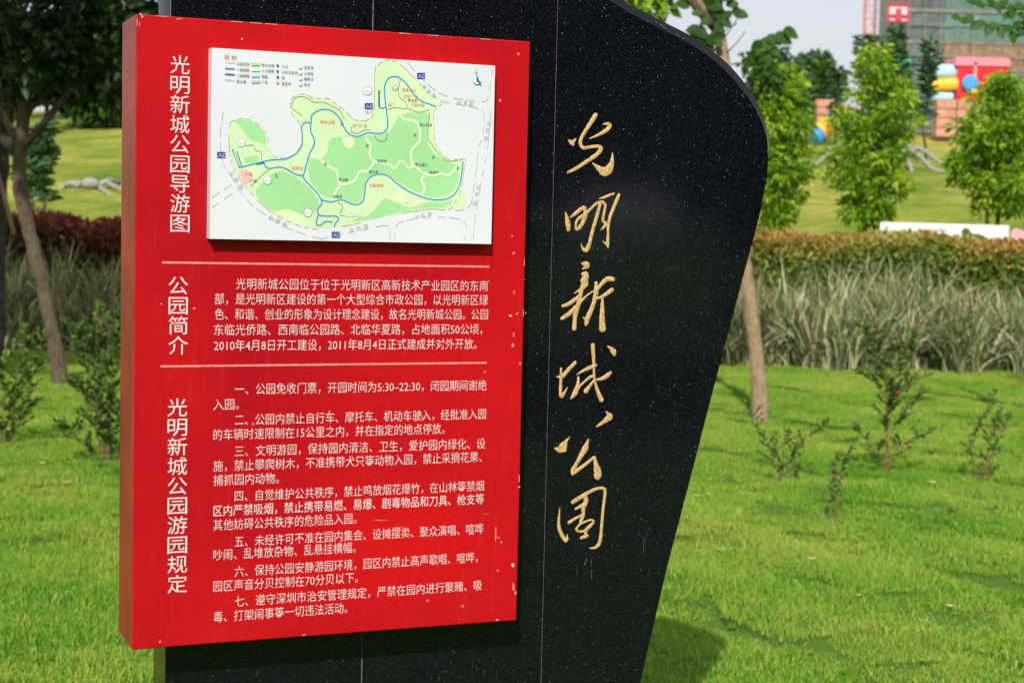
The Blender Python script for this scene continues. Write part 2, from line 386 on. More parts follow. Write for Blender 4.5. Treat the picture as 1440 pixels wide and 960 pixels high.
for _ in range(90):
    y_ = 5.6+13*wr.random()**1.3; x_ = (wr.random()*2-1)*.34*y_; z_ = float(hill(np.array(x_), np.array(y_)))+.012
    k_ = wr.integers(4, 9)
    for q in range(k_):
        a_ = 6.283*q/k_+wr.random()*.5; WP.append((x_, y_, z_)); WD.append((math.cos(a_), math.sin(a_), .45+.5*wr.random()))
Vw, Fw = leaf_arrays(np.array(WP), np.array(WD), .035+.035*wr.random(len(WP)), .012, .2, .35)
tag(link('lawn_weeds', np_mesh('lawn_weeds', Vw, Fw, np.repeat(.1+.5*wr.random(len(WP)), 2)), MT['bright']), 'low broad leaved weeds scattered through the lawn', 'weeds', kind='stuff')
tag(lawn, 'short bright green lawn grass around the black stone', 'grass', kind='stuff')
g = bpy.data.node_groups.new('spread_turf', 'GeometryNodeTree')
g.interface.new_socket('Geometry', in_out='INPUT', socket_type='NodeSocketGeometry')
g.interface.new_socket('Geometry', in_out='OUTPUT', socket_type='NodeSocketGeometry')
gi = g.nodes.new('NodeGroupInput'); go = g.nodes.new('NodeGroupOutput')
iop = g.nodes.new('GeometryNodeInstanceOnPoints'); iop.inputs['Pick Instance'].default_value = True
g2i = g.nodes.new('GeometryNodeGeometryToInstance')
for tf in turfs:
    oi = g.nodes.new('GeometryNodeObjectInfo'); oi.inputs['Object'].default_value = tf
    g.links.new(oi.outputs['Geometry'], g2i.inputs[0])
def named(nm, ty):
    q = g.nodes.new('GeometryNodeInputNamedAttribute'); q.data_type = ty; q.inputs[0].default_value = nm
    return [s for s in q.outputs if s.enabled and s.name == 'Attribute'][0]
cx = g.nodes.new('ShaderNodeCombineXYZ'); g.links.new(named('rotz', 'FLOAT'), cx.inputs[2])
g.links.new(gi.outputs[0], iop.inputs['Points']); g.links.new(g2i.outputs[0], iop.inputs['Instance'])
g.links.new(named('idx', 'INT'), iop.inputs['Instance Index'])
g.links.new(cx.outputs[0], iop.inputs['Rotation']); g.links.new(named('siz', 'FLOAT'), iop.inputs['Scale'])
g.links.new(iop.outputs[0], go.inputs[0])
md = lawn.modifiers.new('spread', 'NODES'); md.node_group = g

# ------------------------------------------------------------------ the sign plane
O = np.array([-.9484, 4.1122, EYE+.5024]); YAW = .3942
T = np.array([math.cos(YAW), math.sin(YAW), 0]); NB = np.array([-math.sin(YAW), math.cos(YAW), 0]); UP = np.array([0, 0, 1.])
def pl(u, v, off=0):               # point of the sign plane: u right, v up from its top left corner, off behind it
    return O+T*u+UP*v+NB*off
def uv(px, py, off=0):
    vv = ray(px, py); k = (((O-[0, 0, EYE])@NB)+off)/(vv@NB); q = vv*k-(O-[0, 0, EYE])
    return q@T, q[2]
AX = (T, NB, UP)
GR = .12                            # granite face behind the front of the red box
THK = .17

# ---- black granite stele
stele = empty('stone_stele', (*pl(.9, 0, GR)[:2], 0), 'tall polished black granite stele with gilded characters down its right side', 'monument')
Z0 = -(EYE+.5024)-.05
out_px = [(885, 5), (930, 28), (975, 50), (1010, 75), (1035, 98), (1060, 130), (1075, 160), (1083, 188), (1084, 215), (1078, 260), (1068, 310), (1050, 375), (1022, 480), (1001, 560), (965, 700), (937, 805), (903, 955)]
rt = [uv(*p, GR) for p in out_px]
slope = (rt[-1][0]-rt[-3][0])/(rt[-1][1]-rt[-3][1])
rt.append((rt[-1][0]+slope*(Z0-rt[-1][1]), Z0))
top = [(.106, .56), (.35, .535), (.62, .475), (.85, .40), (1.05, .32), (1.22, .24)]
top = [p for p in top if p[0] < rt[0][0]-.05]
UL = .106; J1, J2 = .6495, 1.1935
full = top+rt                        # left top corner, over the top and down the right side
# smooth the curve (Chaikin)
def chaikin(p, k=2):
    for _ in range(k):
        q = [p[0]]
        for a, b in zip(p[:-1], p[1:]):
            q += [(.75*a[0]+.25*b[0], .75*a[1]+.25*b[1]), (.25*a[0]+.75*b[0], .25*a[1]+.75*b[1])]
        q.append(p[-1]); p = q
    return p
full = chaikin(full, 2)
def top_at(u):
    for a, b in zip(full[:-1], full[1:]):
        if a[0] <= u <= b[0]: return a[1]+(b[1]-a[1])*(u-a[0])/(b[0]-a[0]+1e-9)
G = .0012
pan1 = [(UL, Z0), (UL, top_at(UL+.001))]+[p for p in full if UL < p[0] < J1-G-.01]+[(J1-G, top_at(J1-G)), (J1-G, Z0)]
pan2 = [(J1+G, Z0), (J1+G, top_at(J1+G))]+[p for p in full if J1+G+.01 < p[0] < J2-G-.01 and p[1] > 0]+[(J2-G, top_at(J2-G)), (J2-G, Z0)]
pan3 = [(J2+G, Z0), (J2+G, top_at(J2+G))]+[p for k, p in enumerate(full) if p[0] > J2+G+.01]
def inset(poly, d):                  # move outline inwards, d(u,v) metres at each corner
    m = len(poly); res = []
    for k in range(m):
        a, b, c = np.array(poly[k-1]), np.array(poly[k]), np.array(poly[(k+1) % m])
        n1 = np.array([-(b-a)[1], (b-a)[0]]); n2 = np.array([-(c-b)[1], (c-b)[0]])
        n1 = n1/(np.linalg.norm(n1)+1e-9); n2 = n2/(np.linalg.norm(n2)+1e-9); nn = n1+n2; nn /= max(.6, np.linalg.norm(nn))
        res.append(tuple(b-nn*d(*b)))
    return res
def slab(poly, name, parent, ch):
    """front face with a chamfered edge, going back THK"""
    ins = inset(poly, ch); m = len(poly); mb = MB()
    mb.v = [tuple(pl(u, v, GR)) for u, v in ins]+[tuple(pl(u, v, GR+.010)) for u, v in poly]+[tuple(pl(u, v, GR+THK)) for u, v in poly]
    mb.f = [tuple(range(m))[::-1]]+[(k, (k+1) % m, m+(k+1) % m, m+k) for k in range(m)]+[(m+k, m+(k+1) % m, 2*m+(k+1) % m, 2*m+k) for k in range(m)]+[tuple(2*m+k for k in range(m))]
    return mb.build(name, MT['granite'], parent)
small = lambda u, v: .0012
def big(u, v):                       # wide chamfer on the curved shoulder only
    if abs(u-J2) < .01 or v < Z0+.01: return 0
    return .003+.022*float(np.clip((v+.32)/.25, 0, 1))
slab(pan1, 'granite_panel', stele, lambda u, v: .001); slab(pan2, 'granite_panel', stele, lambda u, v: 0)
slab(pan3, 'granite_panel', stele, big)
for J in (J1, J2):
    mb = MB(); h = top_at(J)-.006
    mb.box(pl(J, (Z0+h)/2, GR+.0035+.05), (2*G, .1, h-Z0), AX)
    mb.build('joint', MT['mortar'], stele)
# chipped bright line along the inner chamfer, drips under the characters
mb = MB()
for a, b in (((915, 28), (938, 40)), ((940, 42), (962, 55)), ((1041, 131), (1048, 140)), ((1050, 143), (1057, 153)), ((1058, 118), (1064, 126))):
    p, q = uv(*a, GR), uv(*b, GR); n_ = 7
    for k in range(n_):
        if random.random() < .45: continue
        s0 = k/n_; s1 = (k+.75)/n_; j = random.uniform(-.002, .002)
        mb.bar(pl(p[0]+(q[0]-p[0])*s0, p[1]+(q[1]-p[1])*s0+j, GR-.0004), pl(p[0]+(q[0]-p[0])*s1, p[1]+(q[1]-p[1])*s1+j, GR-.0004), .0016, .001)
tag(mb.build('edge_chips', MT['mortar'], stele), kind='stuff')
mb = MB(); mg = MB()
for a, b, w in (((825, 786), (821, 794), 3), ((831.5, 786), (831, 796), 3), ((812, 796), (811, 806), 1), ((832, 800), (832, 815), .5), ((905, 755), (905, 776), .9)):
    p, q = uv(*a, GR), uv(*b, GR); mb.bar(pl(*p, GR-.0003), pl(*q, GR-.0003), w*.0013, .0006)
for a, b, w in (((791, 780), (791, 796), 2), ((895, 750), (894, 766), 2.2), ((900, 746), (897, 752), 1.5), ((909, 747), (908, 762), 1.5), ((928, 748), (926, 765), 2.4)):
    p, q = uv(*a, GR), uv(*b, GR); mg.bar(pl(*p, GR-.0003), pl(*q, GR-.0003), w*.0019, .0006)
tag(mb.build('pale_drips', MT['drip'], stele), kind='stuff'); tag(mg.build('green_drips', MT['gdrip'], stele), kind='stuff')

# gilded running hand: strokes (x, y, width) per character, drawn on a grid of its own
CH = {
 '光': (780, 120, 6.86, [[(397, 285, 44), (365, 335, 46), (330, 390, 40), (285, 460, 36), (258, 510, 36), (248, 560, 38), (275, 603, 34), (350, 595, 30), (415, 590, 34), (447, 612, 42), (410, 665, 42), (330, 722, 38), (210, 800, 34), (125, 842, 22)],
   [(465, 378, 10), (500, 372, 26), (532, 385, 42), (510, 425, 42), (440, 470, 30), (380, 497, 18), (335, 515, 10)],
   [(130, 525, 8), (150, 545, 34), (168, 558, 50), (178, 575, 30)], [(208, 513, 8), (185, 540, 30), (170, 565, 40)],
   [(557, 650, 6), (557, 700, 30), (548, 760, 56), (520, 815, 90), (480, 835, 92), (435, 810, 62), (400, 780, 34), (365, 750, 10)]]),
 '明': (780, 250, 8, [[(120, 385, 8), (135, 440, 42), (150, 520, 60), (156, 585, 46)],
   [(180, 445, 20), (250, 390, 44), (325, 335, 44), (345, 375, 50), (345, 420, 55), (320, 495, 48), (280, 560, 44), (248, 585, 26)],
   [(330, 420, 40), (270, 460, 36), (240, 510, 30), (240, 580, 30)], [(350, 412, 34), (410, 345, 28), (480, 285, 34), (545, 278, 44)],
   [(515, 285, 40), (490, 380, 42), (455, 500, 42), (420, 620, 42), (392, 740, 46), (360, 810, 56), (325, 805, 40), (305, 770, 20), (298, 735, 6)],
   [(545, 280, 36), (570, 310, 32), (555, 400, 34), (543, 485, 34), (575, 515, 38), (550, 560, 32), (515, 588, 6)],
   [(502, 235, 10), (560, 222, 32), (610, 200, 30), (665, 180, 26)],
   [(725, 190, 34), (700, 250, 42), (650, 370, 42), (620, 450, 38), (603, 550, 36), (600, 640, 34), (598, 735, 42), (598, 785, 22)], [(540, 710, 6), (565, 735, 24), (590, 750, 34)]]),
 '新': (780, 350, 7.38, [[(280, 150, 16), (320, 160, 66), (335, 180, 58), (285, 210, 5)],
   [(285, 262, 30), (320, 262, 60), (325, 290, 66), (305, 335, 84), (325, 360, 60), (285, 410, 44), (245, 435, 24), (203, 462, 8)],
   [(290, 380, 44), (268, 470, 48), (250, 560, 50), (222, 650, 56), (208, 740, 48), (204, 828, 50)],
   [(85, 593, 34), (150, 568, 42), (250, 495, 38)], [(75, 722, 38), (150, 672, 48), (225, 600, 44), (270, 545, 34), (330, 488, 18), (395, 440, 18)],
   [(430, 352, 36), (432, 430, 58), (415, 530, 50), (385, 620, 48), (350, 700, 56), (325, 782, 42)], [(298, 712, 14), (330, 735, 50)],
   [(440, 425, 30), (495, 355, 44), (550, 312, 52), (605, 315, 50)], [(440, 515, 20), (510, 485, 38), (595, 425, 48)],
   [(495, 520, 30), (494, 620, 48), (492, 720, 64), (498, 828, 80)]]),
 '城': (770, 470, 7.38, [[(140, 355, 24), (138, 480, 32), (134, 600, 36), (148, 640, 44), (178, 600, 26), (205, 550, 8)],
   [(93, 438, 10), (150, 438, 44), (220, 362, 42), (288, 292, 40)],
   [(470, 110, 46), (475, 200, 42), (481, 300, 34), (482, 400, 26), (495, 500, 26), (525, 600, 44), (560, 682, 54)],
   [(303, 418, 8), (370, 378, 30), (440, 345, 42), (505, 318, 26)], [(320, 445, 24), (315, 520, 38), (285, 610, 60), (240, 668, 14)],
   [(300, 580, 40), (360, 512, 22), (440, 445, 32), (488, 430, 24)], [(480, 482, 26), (435, 540, 36), (398, 588, 54)],
   [(490, 475, 14), (560, 462, 38), (615, 432, 50), (655, 395, 32)], [(622, 125, 12), (655, 145, 38), (685, 180, 66), (692, 210, 40)]]),
 '公': (770, 570, 8, [[(655, 64, 6), (685, 100, 50), (700, 125, 84), (660, 160, 60), (615, 195, 40), (575, 222, 28), (548, 238, 10)],
   [(250, 350, 8), (215, 395, 34), (175, 450, 80), (150, 490, 92), (110, 490, 50), (75, 480, 10)], [(205, 440, 40), (190, 505, 50)],
   [(460, 370, 6), (445, 425, 44), (425, 480, 74), (370, 575, 56), (320, 665, 44), (285, 735, 60), (280, 775, 28)],
   [(285, 755, 56), (350, 718, 44), (440, 650, 40), (515, 588, 34), (530, 580, 24)], [(530, 580, 28), (545, 670, 60), (565, 750, 98), (562, 798, 92)]]),
 '园': (770, 670, 7.38, [[(128, 318, 6), (118, 440, 28), (120, 530, 38), (152, 610, 42), (190, 662, 50)], [(205, 598, 8), (205, 650, 30)],
   [(260, 265, 42), (350, 208, 46), (450, 150, 38), (530, 120, 32), (585, 125, 34), (597, 165, 36), (590, 230, 34), (575, 350, 34), (562, 500, 34), (548, 650, 38), (525, 710, 40), (485, 738, 28), (440, 740, 12)],
   [(385, 195, 44), (400, 250, 54), (372, 330, 44), (370, 400, 40), (342, 468, 34)], [(292, 335, 26), (350, 302, 36), (405, 265, 42)],
   [(222, 475, 38), (280, 438, 30), (355, 400, 28)], [(352, 480, 26), (315, 515, 24), (298, 545, 26), (325, 568, 24), (385, 560, 28), (430, 520, 40), (478, 472, 26), (450, 448, 24), (385, 470, 24), (352, 482, 26)],
   [(405, 530, 24), (395, 590, 34)], [(350, 635, 34), (410, 612, 44)]]),
}
def smooth_path(s, k=5):
    if len(s) < 3: s = [s[0], tuple((a+b)/2 for a, b in zip(s[0], s[1])), s[1]]
    P = np.array([s[0]]+list(s)+[s[-1]], float); outp = []
    for a in range(1, len(P)-2):
        for j in range(k):
            t_ = j/k; p0, p1, p2, p3 = P[a-1:a+3]
            outp.append(.5*((2*p1)+(-p0+p2)*t_+(2*p0-5*p1+4*p2-p3)*t_**2+(-p0+3*p1-3*p2+p3)*t_**3))
    outp.append(P[-2]); return outp
for ch, (ox, oy, sc, strokes) in CH.items():
    mb = MB()
    for kk, s in enumerate(strokes):
        sp = smooth_path(s); P = []; R_ = []
        for (x, y, w) in sp:
            q = uv(ox+x/sc, oy+y/sc, GR); P.append(pl(*q, GR)); R_.append(max(.0008, w/sc/2*.00205)*(1+.05*random.uniform(-1, 1)))
        d0 = P[0]-P[1]; d1 = P[-1]-P[-2]; d0 /= np.linalg.norm(d0)+1e-9; d1 /= np.linalg.norm(d1)+1e-9
        P = [P[0]+d0*R_[0]*.85, P[0]+d0*R_[0]*.5]+P+[P[-1]+d1*R_[-1]*.5, P[-1]+d1*R_[-1]*.85]
        R_ = [R_[0]*.3, R_[0]*.8]+R_+[R_[-1]*.8, R_[-1]*.3]
        mb.tube(P, R_, 10, ell=(-NB, .0009+.00012*kk, .003))
    mb.build('carved_character', MT['gold'], stele, smooth=True)

# ---- red sign box
sign = empty('signboard', tuple(pl(.53, -1.6, .06)), 'red metal sign box covered in white Chinese text with a park map on top', 'sign')
W_, H_ = 1.0604, 1.6
mb = MB()
bev = .0025                         # slightly rounded front edge
fr = [(bev, -bev), (W_-bev, -bev), (W_-bev, -H_+bev), (bev, -H_+bev)]
ob = [(0, 0), (W_, 0), (W_, -H_), (0, -H_)]
mb.v = [tuple(pl(u, v, 0)) for u, v in fr]+[tuple(pl(u, v, bev)) for u, v in ob]+[tuple(pl(u, v, GR)) for u, v in ob]
mb.f = [(3, 2, 1, 0)]+[(k, (k+1) % 4, 4+(k+1) % 4, 4+k) for k in range(4)]+[(4+k, 4+(k+1) % 4, 8+(k+1) % 4, 8+k) for k in (0, 1, 2)]+[(7, 4, 8, 11)]
box = mb.build('box_front', MT['red'], sign)
mb = MB()                          # folded return that hugs the left edge of the stone
mb.box(pl(.0512-.0022, -H_/2, .0045+.1), (.1024, .2, H_-.002), AX)
mb.build('side_return', MT['side'], sign)

def text_mesh(body, bold=.0):
    c = bpy.data.curves.new('lettering', 'FONT'); c.body = body; c.resolution_u = 2; c.offset = bold
    ob_ = bpy.data.objects.new('lettering', c); COL.objects.link(ob_)
    dg = bpy.context.evaluated_depsgraph_get(); me = bpy.data.meshes.new_from_object(ob_.evaluated_get(dg), depsgraph=dg)
    bpy.data.objects.remove(ob_); bpy.data.curves.remove(c)
    co = np.zeros(len(me.vertices)*3); me.vertices.foreach_get('co', co); return me, co.reshape(-1, 3)
def put_text(body, u0, u1, vc, h, off, mat, parent, name='text_line', bold=.0, rot=0):
    """one printed line, from u0 to u1, centred on height vc; h = height of a full character"""
    me, co = text_mesh(body, bold)
    x0, x1 = co[:, 0].min(), co[:, 0].max()
    sx = h if u1 is None else (u1-u0)/(x1-x0); sy = h
    x = (co[:, 0]-x0)*sx; y = (co[:, 1]-.38)*sy
    if rot: x, y = x*math.cos(rot)-y*math.sin(rot), x*math.sin(rot)+y*math.cos(rot)
    W3 = O+np.outer(u0+x, T)+np.outer(vc+y, UP)+NB*off
    me.vertices.foreach_set('co', W3.astype(np.float32).ravel()); me.update()
    o = link(name, me, mat, parent); return o
def line_px(body, x0, y0, x1, h=.0318, mat='white', bold=-.007):
    a = uv(x0, y0); b = uv(x1, y0)
    put_text(body, a[0], b[0], a[1], h, -.0008, MT[mat], sign, bold=bold)
for s in [('光明新城公园位于位于光明新区高新技术产业园区的东南', 332, 399, 686), ('部，是光明新区建设的第一个大型综合市政公园，以光明新区绿', 302, 420, 686),
          ('色、和谐、创业的形象为设计理念建设，故名光明新城公园。公园', 302, 441.5, 686), ('东临光侨路、西南临公园路、北临华夏路，占地面积50公顷，', 301, 463.5, 678),
          ('2010年4月8日开工建设，2011年8月4日正式建成并对外开放。', 301, 485.5, 670),
          ('一、公园免收门票，开园时间为5:30–22:30，闭园期间谢绝', 330, 547, 684), ('入园。', 300, 568.5, 336),
          ('二、公园内禁止自行车、摩托车、机动车驶入，经批准入园', 330, 590, 683), ('的车辆时速限制在15公里之内，并在指定的地点停放。', 300, 611, 625),
          ('三、文明游园，保持园内清洁、卫生，爱护园内绿化、设', 330, 634, 682), ('施，禁止攀爬树木，不准携带犬只等动物入园，禁止采摘花果、', 300, 655, 677),
          ('捕抓园内动物。', 300, 675, 392), ('四、自觉维护公共秩序，禁止鸣放烟花爆竹，在山林等禁烟', 330, 697, 680),
          ('区内严禁吸烟，禁止携带易燃、易爆、剧毒物品和刀具、枪支等', 300, 718, 680, .0318, 'white', 0.0), ('其他妨碍公共秩序的危险品入园。', 300, 738, 501),
          ('五、未经许可不准在园内集会、设摊摆卖、聚众演唱、喧哗', 330, 761, 679), ('吵闹、乱堆放杂物、乱悬挂横幅。', 300, 780, 500),
          ('六、保持公园安静游园环境，园区内禁止高声歌唱、喧哗，', 330, 803, 671), ('园区声音分贝控制在70分贝以下。', 300, 824, 503),
          ('七、遵守深圳市治安管理规定，严禁在园内进行聚赌、吸', 330, 845, 677), ('毒、打架闹事等一切违法活动。', 300, 867, 488)]:
    line_px(*s)
def column(body, x0, x1, y0, y1):
    n = len(body); k = (y1-y0)/n
    for j, ch in enumerate(body):
        yc = y0+k*(j+.5); a = uv(x0-(yc-80)*0, yc); b = uv(x1, yc)
        put_text(ch, a[0], b[0], a[1], .0500, -.0008, MT['white'], sign, 'large_character', .0)
    return
column('光明新城公园导游图', 239.5, 266.5, 76.5, 327.5)
column('公园简介', 237, 264, 387, 499.5)
column('光明新城公园游园规定', 235.5, 263, 559, 835)
def strip(a, b, w, off, mat, parent, name):
    mb = MB(); p = pl(*a, off); q = pl(*b, off); mb.bar(p, q, .0006, w) if False else mb.box((p+q)/2, (np.linalg.norm(q-p), .0006, w), AX)
    return mb.build(name, MT[mat], parent)
for (y, xa, xb) in ((369, 228, 688), (515, 226, 684)):
    a = uv(xa, y); b = uv(xb, y); strip(a, (b[0], a[1]), .0052, -.0006, 'pinkline', sign, 'divider_line')
# chips and scratches in the paint
mb = MB()
def fleck(px, py, ln, w, ang):
    c = np.array(uv(px, py)); d = np.array([math.cos(ang), math.sin(ang)])*ln/2; k = 6
    poly = []
    for j in range(k):
        a = 2*math.pi*j/k; r_ = random.uniform(.6, 1.1)
        poly.append(c+d*math.cos(a)*r_+np.array([-d[1], d[0]])/(ln/2)*w/2*math.sin(a)*r_)
    b0 = len(mb.v); mb.v += [tuple(pl(p[0], p[1], -.0005)) for p in poly]; mb.f.append(tuple(b0+j for j in range(k))[::-1])
for px, py, ln, w, ang in [(718, 444, .012, .008, -.4), (727, 441, .012, .004, .5), (721, 485, .012, .010, 1.2), (722, 470, .02, .003, 1.5), (705, 762, .008, .005, .3), (721, 794, .016, .009, 1.9),
      (722, 824, .03, .008, 1.7), (725, 833, .014, .006, 1.4), (730, 684, .009, .006, .4), (699, 871, .011, .006, .2), (225, 902, .006, .008, 0), (427, 892, .013, .005, .4), (198, 20.5, .012, .004, -.8),
      (200, 24, .008, .004, .8), (196, 34, .014, .002, 1.5), (192.6, 32, .03, .002, 1.55), (273, 433.5, .009, .004, .2), (227, 427, .005, .005, .5), (700, 755, .02, .002, -.5), (535, 731, .07, .0015, -.05), (560, 741, .05, .0012, .05),
      (687, 395, .004, .004, 0), (723, 411, .014, .003, 1.5), (739, 440, .008, .004, 1.2), (641, 374, .004, .003, 0), (738, 393, .004, .004, 0), (697, 750, .003, .05, 0), (684, 722, .025, .001, -.1), (252, 27, .02, .002, .15), (340, 55, .006, .006, 0), (720, 332, .006, .005, 0), (722, 356, .01, .008, .4)]:
    fleck(px, py, ln, w, ang)
for _ in range(16):                 # nicks along the edges of the box
    if random.random() < .5: fleck(random.uniform(230, 720), 0, .008, .002, 0) if False else None
tag(mb.build('paint_chips', MT['chip'], sign), kind='stuff')
mb = MB()
for (u, v) in [(.25, -.0015), (.30, -.0015), (.34, -.0015), (.7, -.0015), (.78, -.0015), (.93, -.0015), (.06, -.0012), (1.0590, -.6), (1.0590, -.74), (1.0590, -1.2)]:
    hz = v > -.01; mb.box(pl(u, v, .0004), (.03 if hz else .0014, .001, .0014 if hz else .02), AX)
tag(mb.build('worn_edge', MT['chip'], sign), kind='stuff')
for v_ in (-.35, -1.53):
    mb = MB(); mb.lathe(pl(.0, v_, .08), [(.004, 0), (.004, .002)], 8, -T); mb.build('rivet', MT['chip'], sign)

# ---- the map board, proud of the box
MP = -.038
mu0, mu1, mv0, mv1 = .1792, .9438, -.0750, -.5519
mb = MB(); mb.box(pl((mu0+mu1)/2, (mv0+mv1)/2, MP/2-.0002), (mu1-mu0, -MP-.0004, mv0-mv1), AX)
board = mb.build('map_board', MT['board'], sign)
def flat(name, col, rough=.5): return plain(name, col, rough, .05, 5)
MC = dict(light=flat('map_light_green', (.52, .68, .40)), mid=flat('map_forest_green', (.30, .60, .27)), pale=flat('map_pale_green', (.60, .72, .45)), cyan=flat('map_halo_cyan', (.36, .66, .70)),
          blue=flat('map_road_blue', (.02, .16, .30)), navy=flat('map_navy', (.02, .05, .28)), grey=flat('map_street_grey', (.25, .27, .30)), brown=flat('map_border_brown', (.42, .20, .12)),
          trail=flat('map_trail', (.66, .78, .55)), black=flat('map_black', (.05, .05, .06)), orange=flat('map_orange', (.65, .16, .06)), white=flat('map_white', (.75, .75, .75)), lake=flat('map_lake', (.35, .58, .78)), purple=flat('map_purple', (.14, .05, .25)), pink=flat('map_pink', (.65, .42, .38)), gsoft=flat('map_soft_grey', (.45, .48, .48)))
lay = [0]
def nxt(): lay[0] += 1; return MP-.0002-.00002*lay[0]
def mpoly(px, mat, name, smooth=1):
    p = [uv(*q, MP) for q in px]
    if smooth:
        pp = p+[p[0]]; pp = chaikin(pp, smooth); p = pp[:-1]
    off = nxt(); mb = MB(); mb.v = [tuple(pl(u, v, off)) for u, v in p]; mb.f = [tuple(range(len(p)))[::-1]]
    return mb.build(name, MC[mat], board)
def mlines(lines, w, mat, name, dash=None, k=3):
    mb = MB()
    for ln in lines:
        off = nxt(); p = [uv(*q, MP) for q in ln]
        if len(p) > 2: p = [(a[0], a[1]) for a in smooth_path([(a[0], a[1], 0) for a in p], k)]
        P = np.array(p)
        if len(P) < 2: continue
        tt = np.gradient(P, axis=0); tt = tt/(np.linalg.norm(tt, axis=1, keepdims=True)+1e-9); nn = np.stack([-tt[:, 1], tt[:, 0]], 1)
        A = P+nn*w*.001; B = P-nn*w*.001; b0 = len(mb.v)
        for a, b in zip(A, B): mb.v += [tuple(pl(*a, off)), tuple(pl(*b, off))]
        acc = 0
        for j in range(len(P)-1):
            acc += np.linalg.norm(P[j+1]-P[j])
            if dash and (acc % (dash*2)) > dash*1.35: continue
            mb.f.append((b0+2*j, b0+2*j+1, b0+2*j+3, b0+2*j+2))
    return mb.build(name, MC[mat], board)
park = [(323, 172), (334, 168), (345, 167), (362, 174), (372, 185), (377, 196), (378, 210), (386, 220), (402, 222), (416, 215), (424, 202), (425, 188), (420, 172), (412, 163), (408, 150), (411, 138), (420, 133), (432, 133), (440, 138), (462, 139), (473, 147), (487, 157), (497, 168), (512, 170), (523, 165), (526, 150), (527, 100), (531, 92), (541, 85), (555, 86), (570, 97), (590, 117), (605, 131), (621, 144), (612, 154), (609, 160), (611, 180), (611, 196), (618, 212), (632, 225), (653, 223), (652, 240), (649, 262), (645, 276), (636, 290), (630, 295), (607, 294), (583, 297), (557, 301), (507, 313), (490, 317), (447, 322), (422, 318), (397, 307), (373, 292), (352, 270), (338, 252), (326, 230), (322, 207)]
mpoly(park, 'light', 'park_area')
mpoly([(641, 262), (655, 268), (656, 285), (652, 294), (636, 295), (640, 280)], 'light', 'park_area')
mpoly([(398, 240), (418, 250), (433, 262), (446, 277), (450, 287), (445, 297), (428, 304), (415, 297), (400, 296), (385, 298), (368, 287), (357, 270), (368, 258), (385, 242)], 'mid', 'forest_area')
mpoly([(434, 223), (452, 224), (462, 212), (462, 196), (478, 190), (492, 192), (515, 191), (545, 190), (556, 172), (562, 160), (600, 157), (604, 165), (600, 200), (612, 219), (636, 231), (645, 232), (646, 252), (636, 272), (612, 280), (590, 273), (560, 256), (545, 246), (530, 243), (516, 252), (513, 272), (507, 284), (493, 286), (480, 279), (455, 278), (436, 256), (433, 240)], 'mid', 'forest_area')
mpoly([(522, 300), (532, 284), (545, 278), (562, 281), (583, 290), (605, 283), (625, 285), (638, 278), (630, 293), (600, 292), (560, 299), (520, 309), (492, 312), (505, 305)], 'mid', 'forest_area')
mpoly([(328, 170), (345, 168), (362, 175), (373, 187), (376, 208), (366, 200), (352, 198), (340, 180)], 'mid', 'forest_area')
mpoly([(343, 222), (362, 217), (364, 228), (345, 231)], 'mid', 'forest_area')
mpoly([(480, 193), (497, 192), (499, 204), (490, 210), (482, 202)], 'pale', 'glade')
mpoly([(388, 297), (403, 293), (418, 300), (431, 310), (420, 316), (400, 308)], 'pale', 'glade')
mpoly([(552, 276), (566, 268), (571, 284), (558, 283)], 'pale', 'glade')
mpoly([(336, 240), (352, 238), (356, 250), (346, 262), (340, 252)], 'pink', 'plaza')
trails = [[(513, 193), (521, 205), (520, 218), (527, 227), (547, 231), (555, 237), (562, 227), (568, 228), (575, 236), (583, 233), (593, 242), (607, 247), (620, 244), (632, 246), (642, 233)],
 [(580, 233), (578, 212), (590, 198), (587, 173), (567, 167), (563, 158)], [(527, 227), (517, 240), (505, 242), (500, 252), (492, 257), (478, 258), (473, 240), (460, 233), (448, 222), (434, 217)],
 [(478, 258), (476, 264), (470, 272), (468, 281)], [(597, 248), (592, 253), (597, 262), (593, 276), (590, 285), (577, 290), (557, 283), (538, 276), (533, 283), (523, 297), (510, 304), (480, 304)], [(448, 222), (458, 205), (462, 193), (480, 191), (487, 186)]]
mlines(trails, 2.7, 'trail', 'trail')
mlines([trails[0][:9], trails[5], trails[4][3:]], .5, 'brown', 'trail_line')
R1 = [(337, 236), (355, 231), (368, 228), (382, 225), (400, 224), (415, 217), (424, 205), (425, 190), (424, 178), (430, 172), (437, 173), (438, 163), (447, 156), (457, 154), (468, 157), (478, 167), (483, 178), (490, 188), (500, 192), (507, 191), (517, 187), (535, 188), (543, 183), (545, 173), (543, 153), (541, 135), (541, 120), (547, 110), (557, 108), (565, 112), (573, 120), (582, 133), (592, 142), (605, 147), (613, 150)]
R2 = [(437, 173), (437, 185), (442, 197), (441, 205), (435, 217), (431, 230), (428, 242), (425, 247), (415, 245), (403, 238), (393, 235), (378, 237), (372, 232), (371, 227)]
R3 = [(425, 247), (430, 255), (440, 265), (447, 273), (452, 282), (452, 287), (447, 294), (448, 302), (460, 304), (472, 304), (476, 308), (471, 315), (470, 319)]
R4 = [(452, 281), (465, 284), (480, 281), (490, 285), (501, 288), (510, 283), (513, 270), (514, 258), (522, 248), (533, 245), (545, 247), (557, 257), (573, 268), (593, 277), (610, 281), (627, 280), (640, 272), (647, 257), (651, 227)]
R5 = [(448, 302), (445, 309), (445, 315), (450, 317), (457, 312), (468, 312)]
mlines([R1, R2, R3, R4, R5], 2.8, 'cyan', 'road_halo')
mlines([R1, R2, R3, R4, R5, [(333, 213), (340, 235)], [(543, 151), (533, 151), (533, 128)]], 1.4, 'blue', 'park_road')
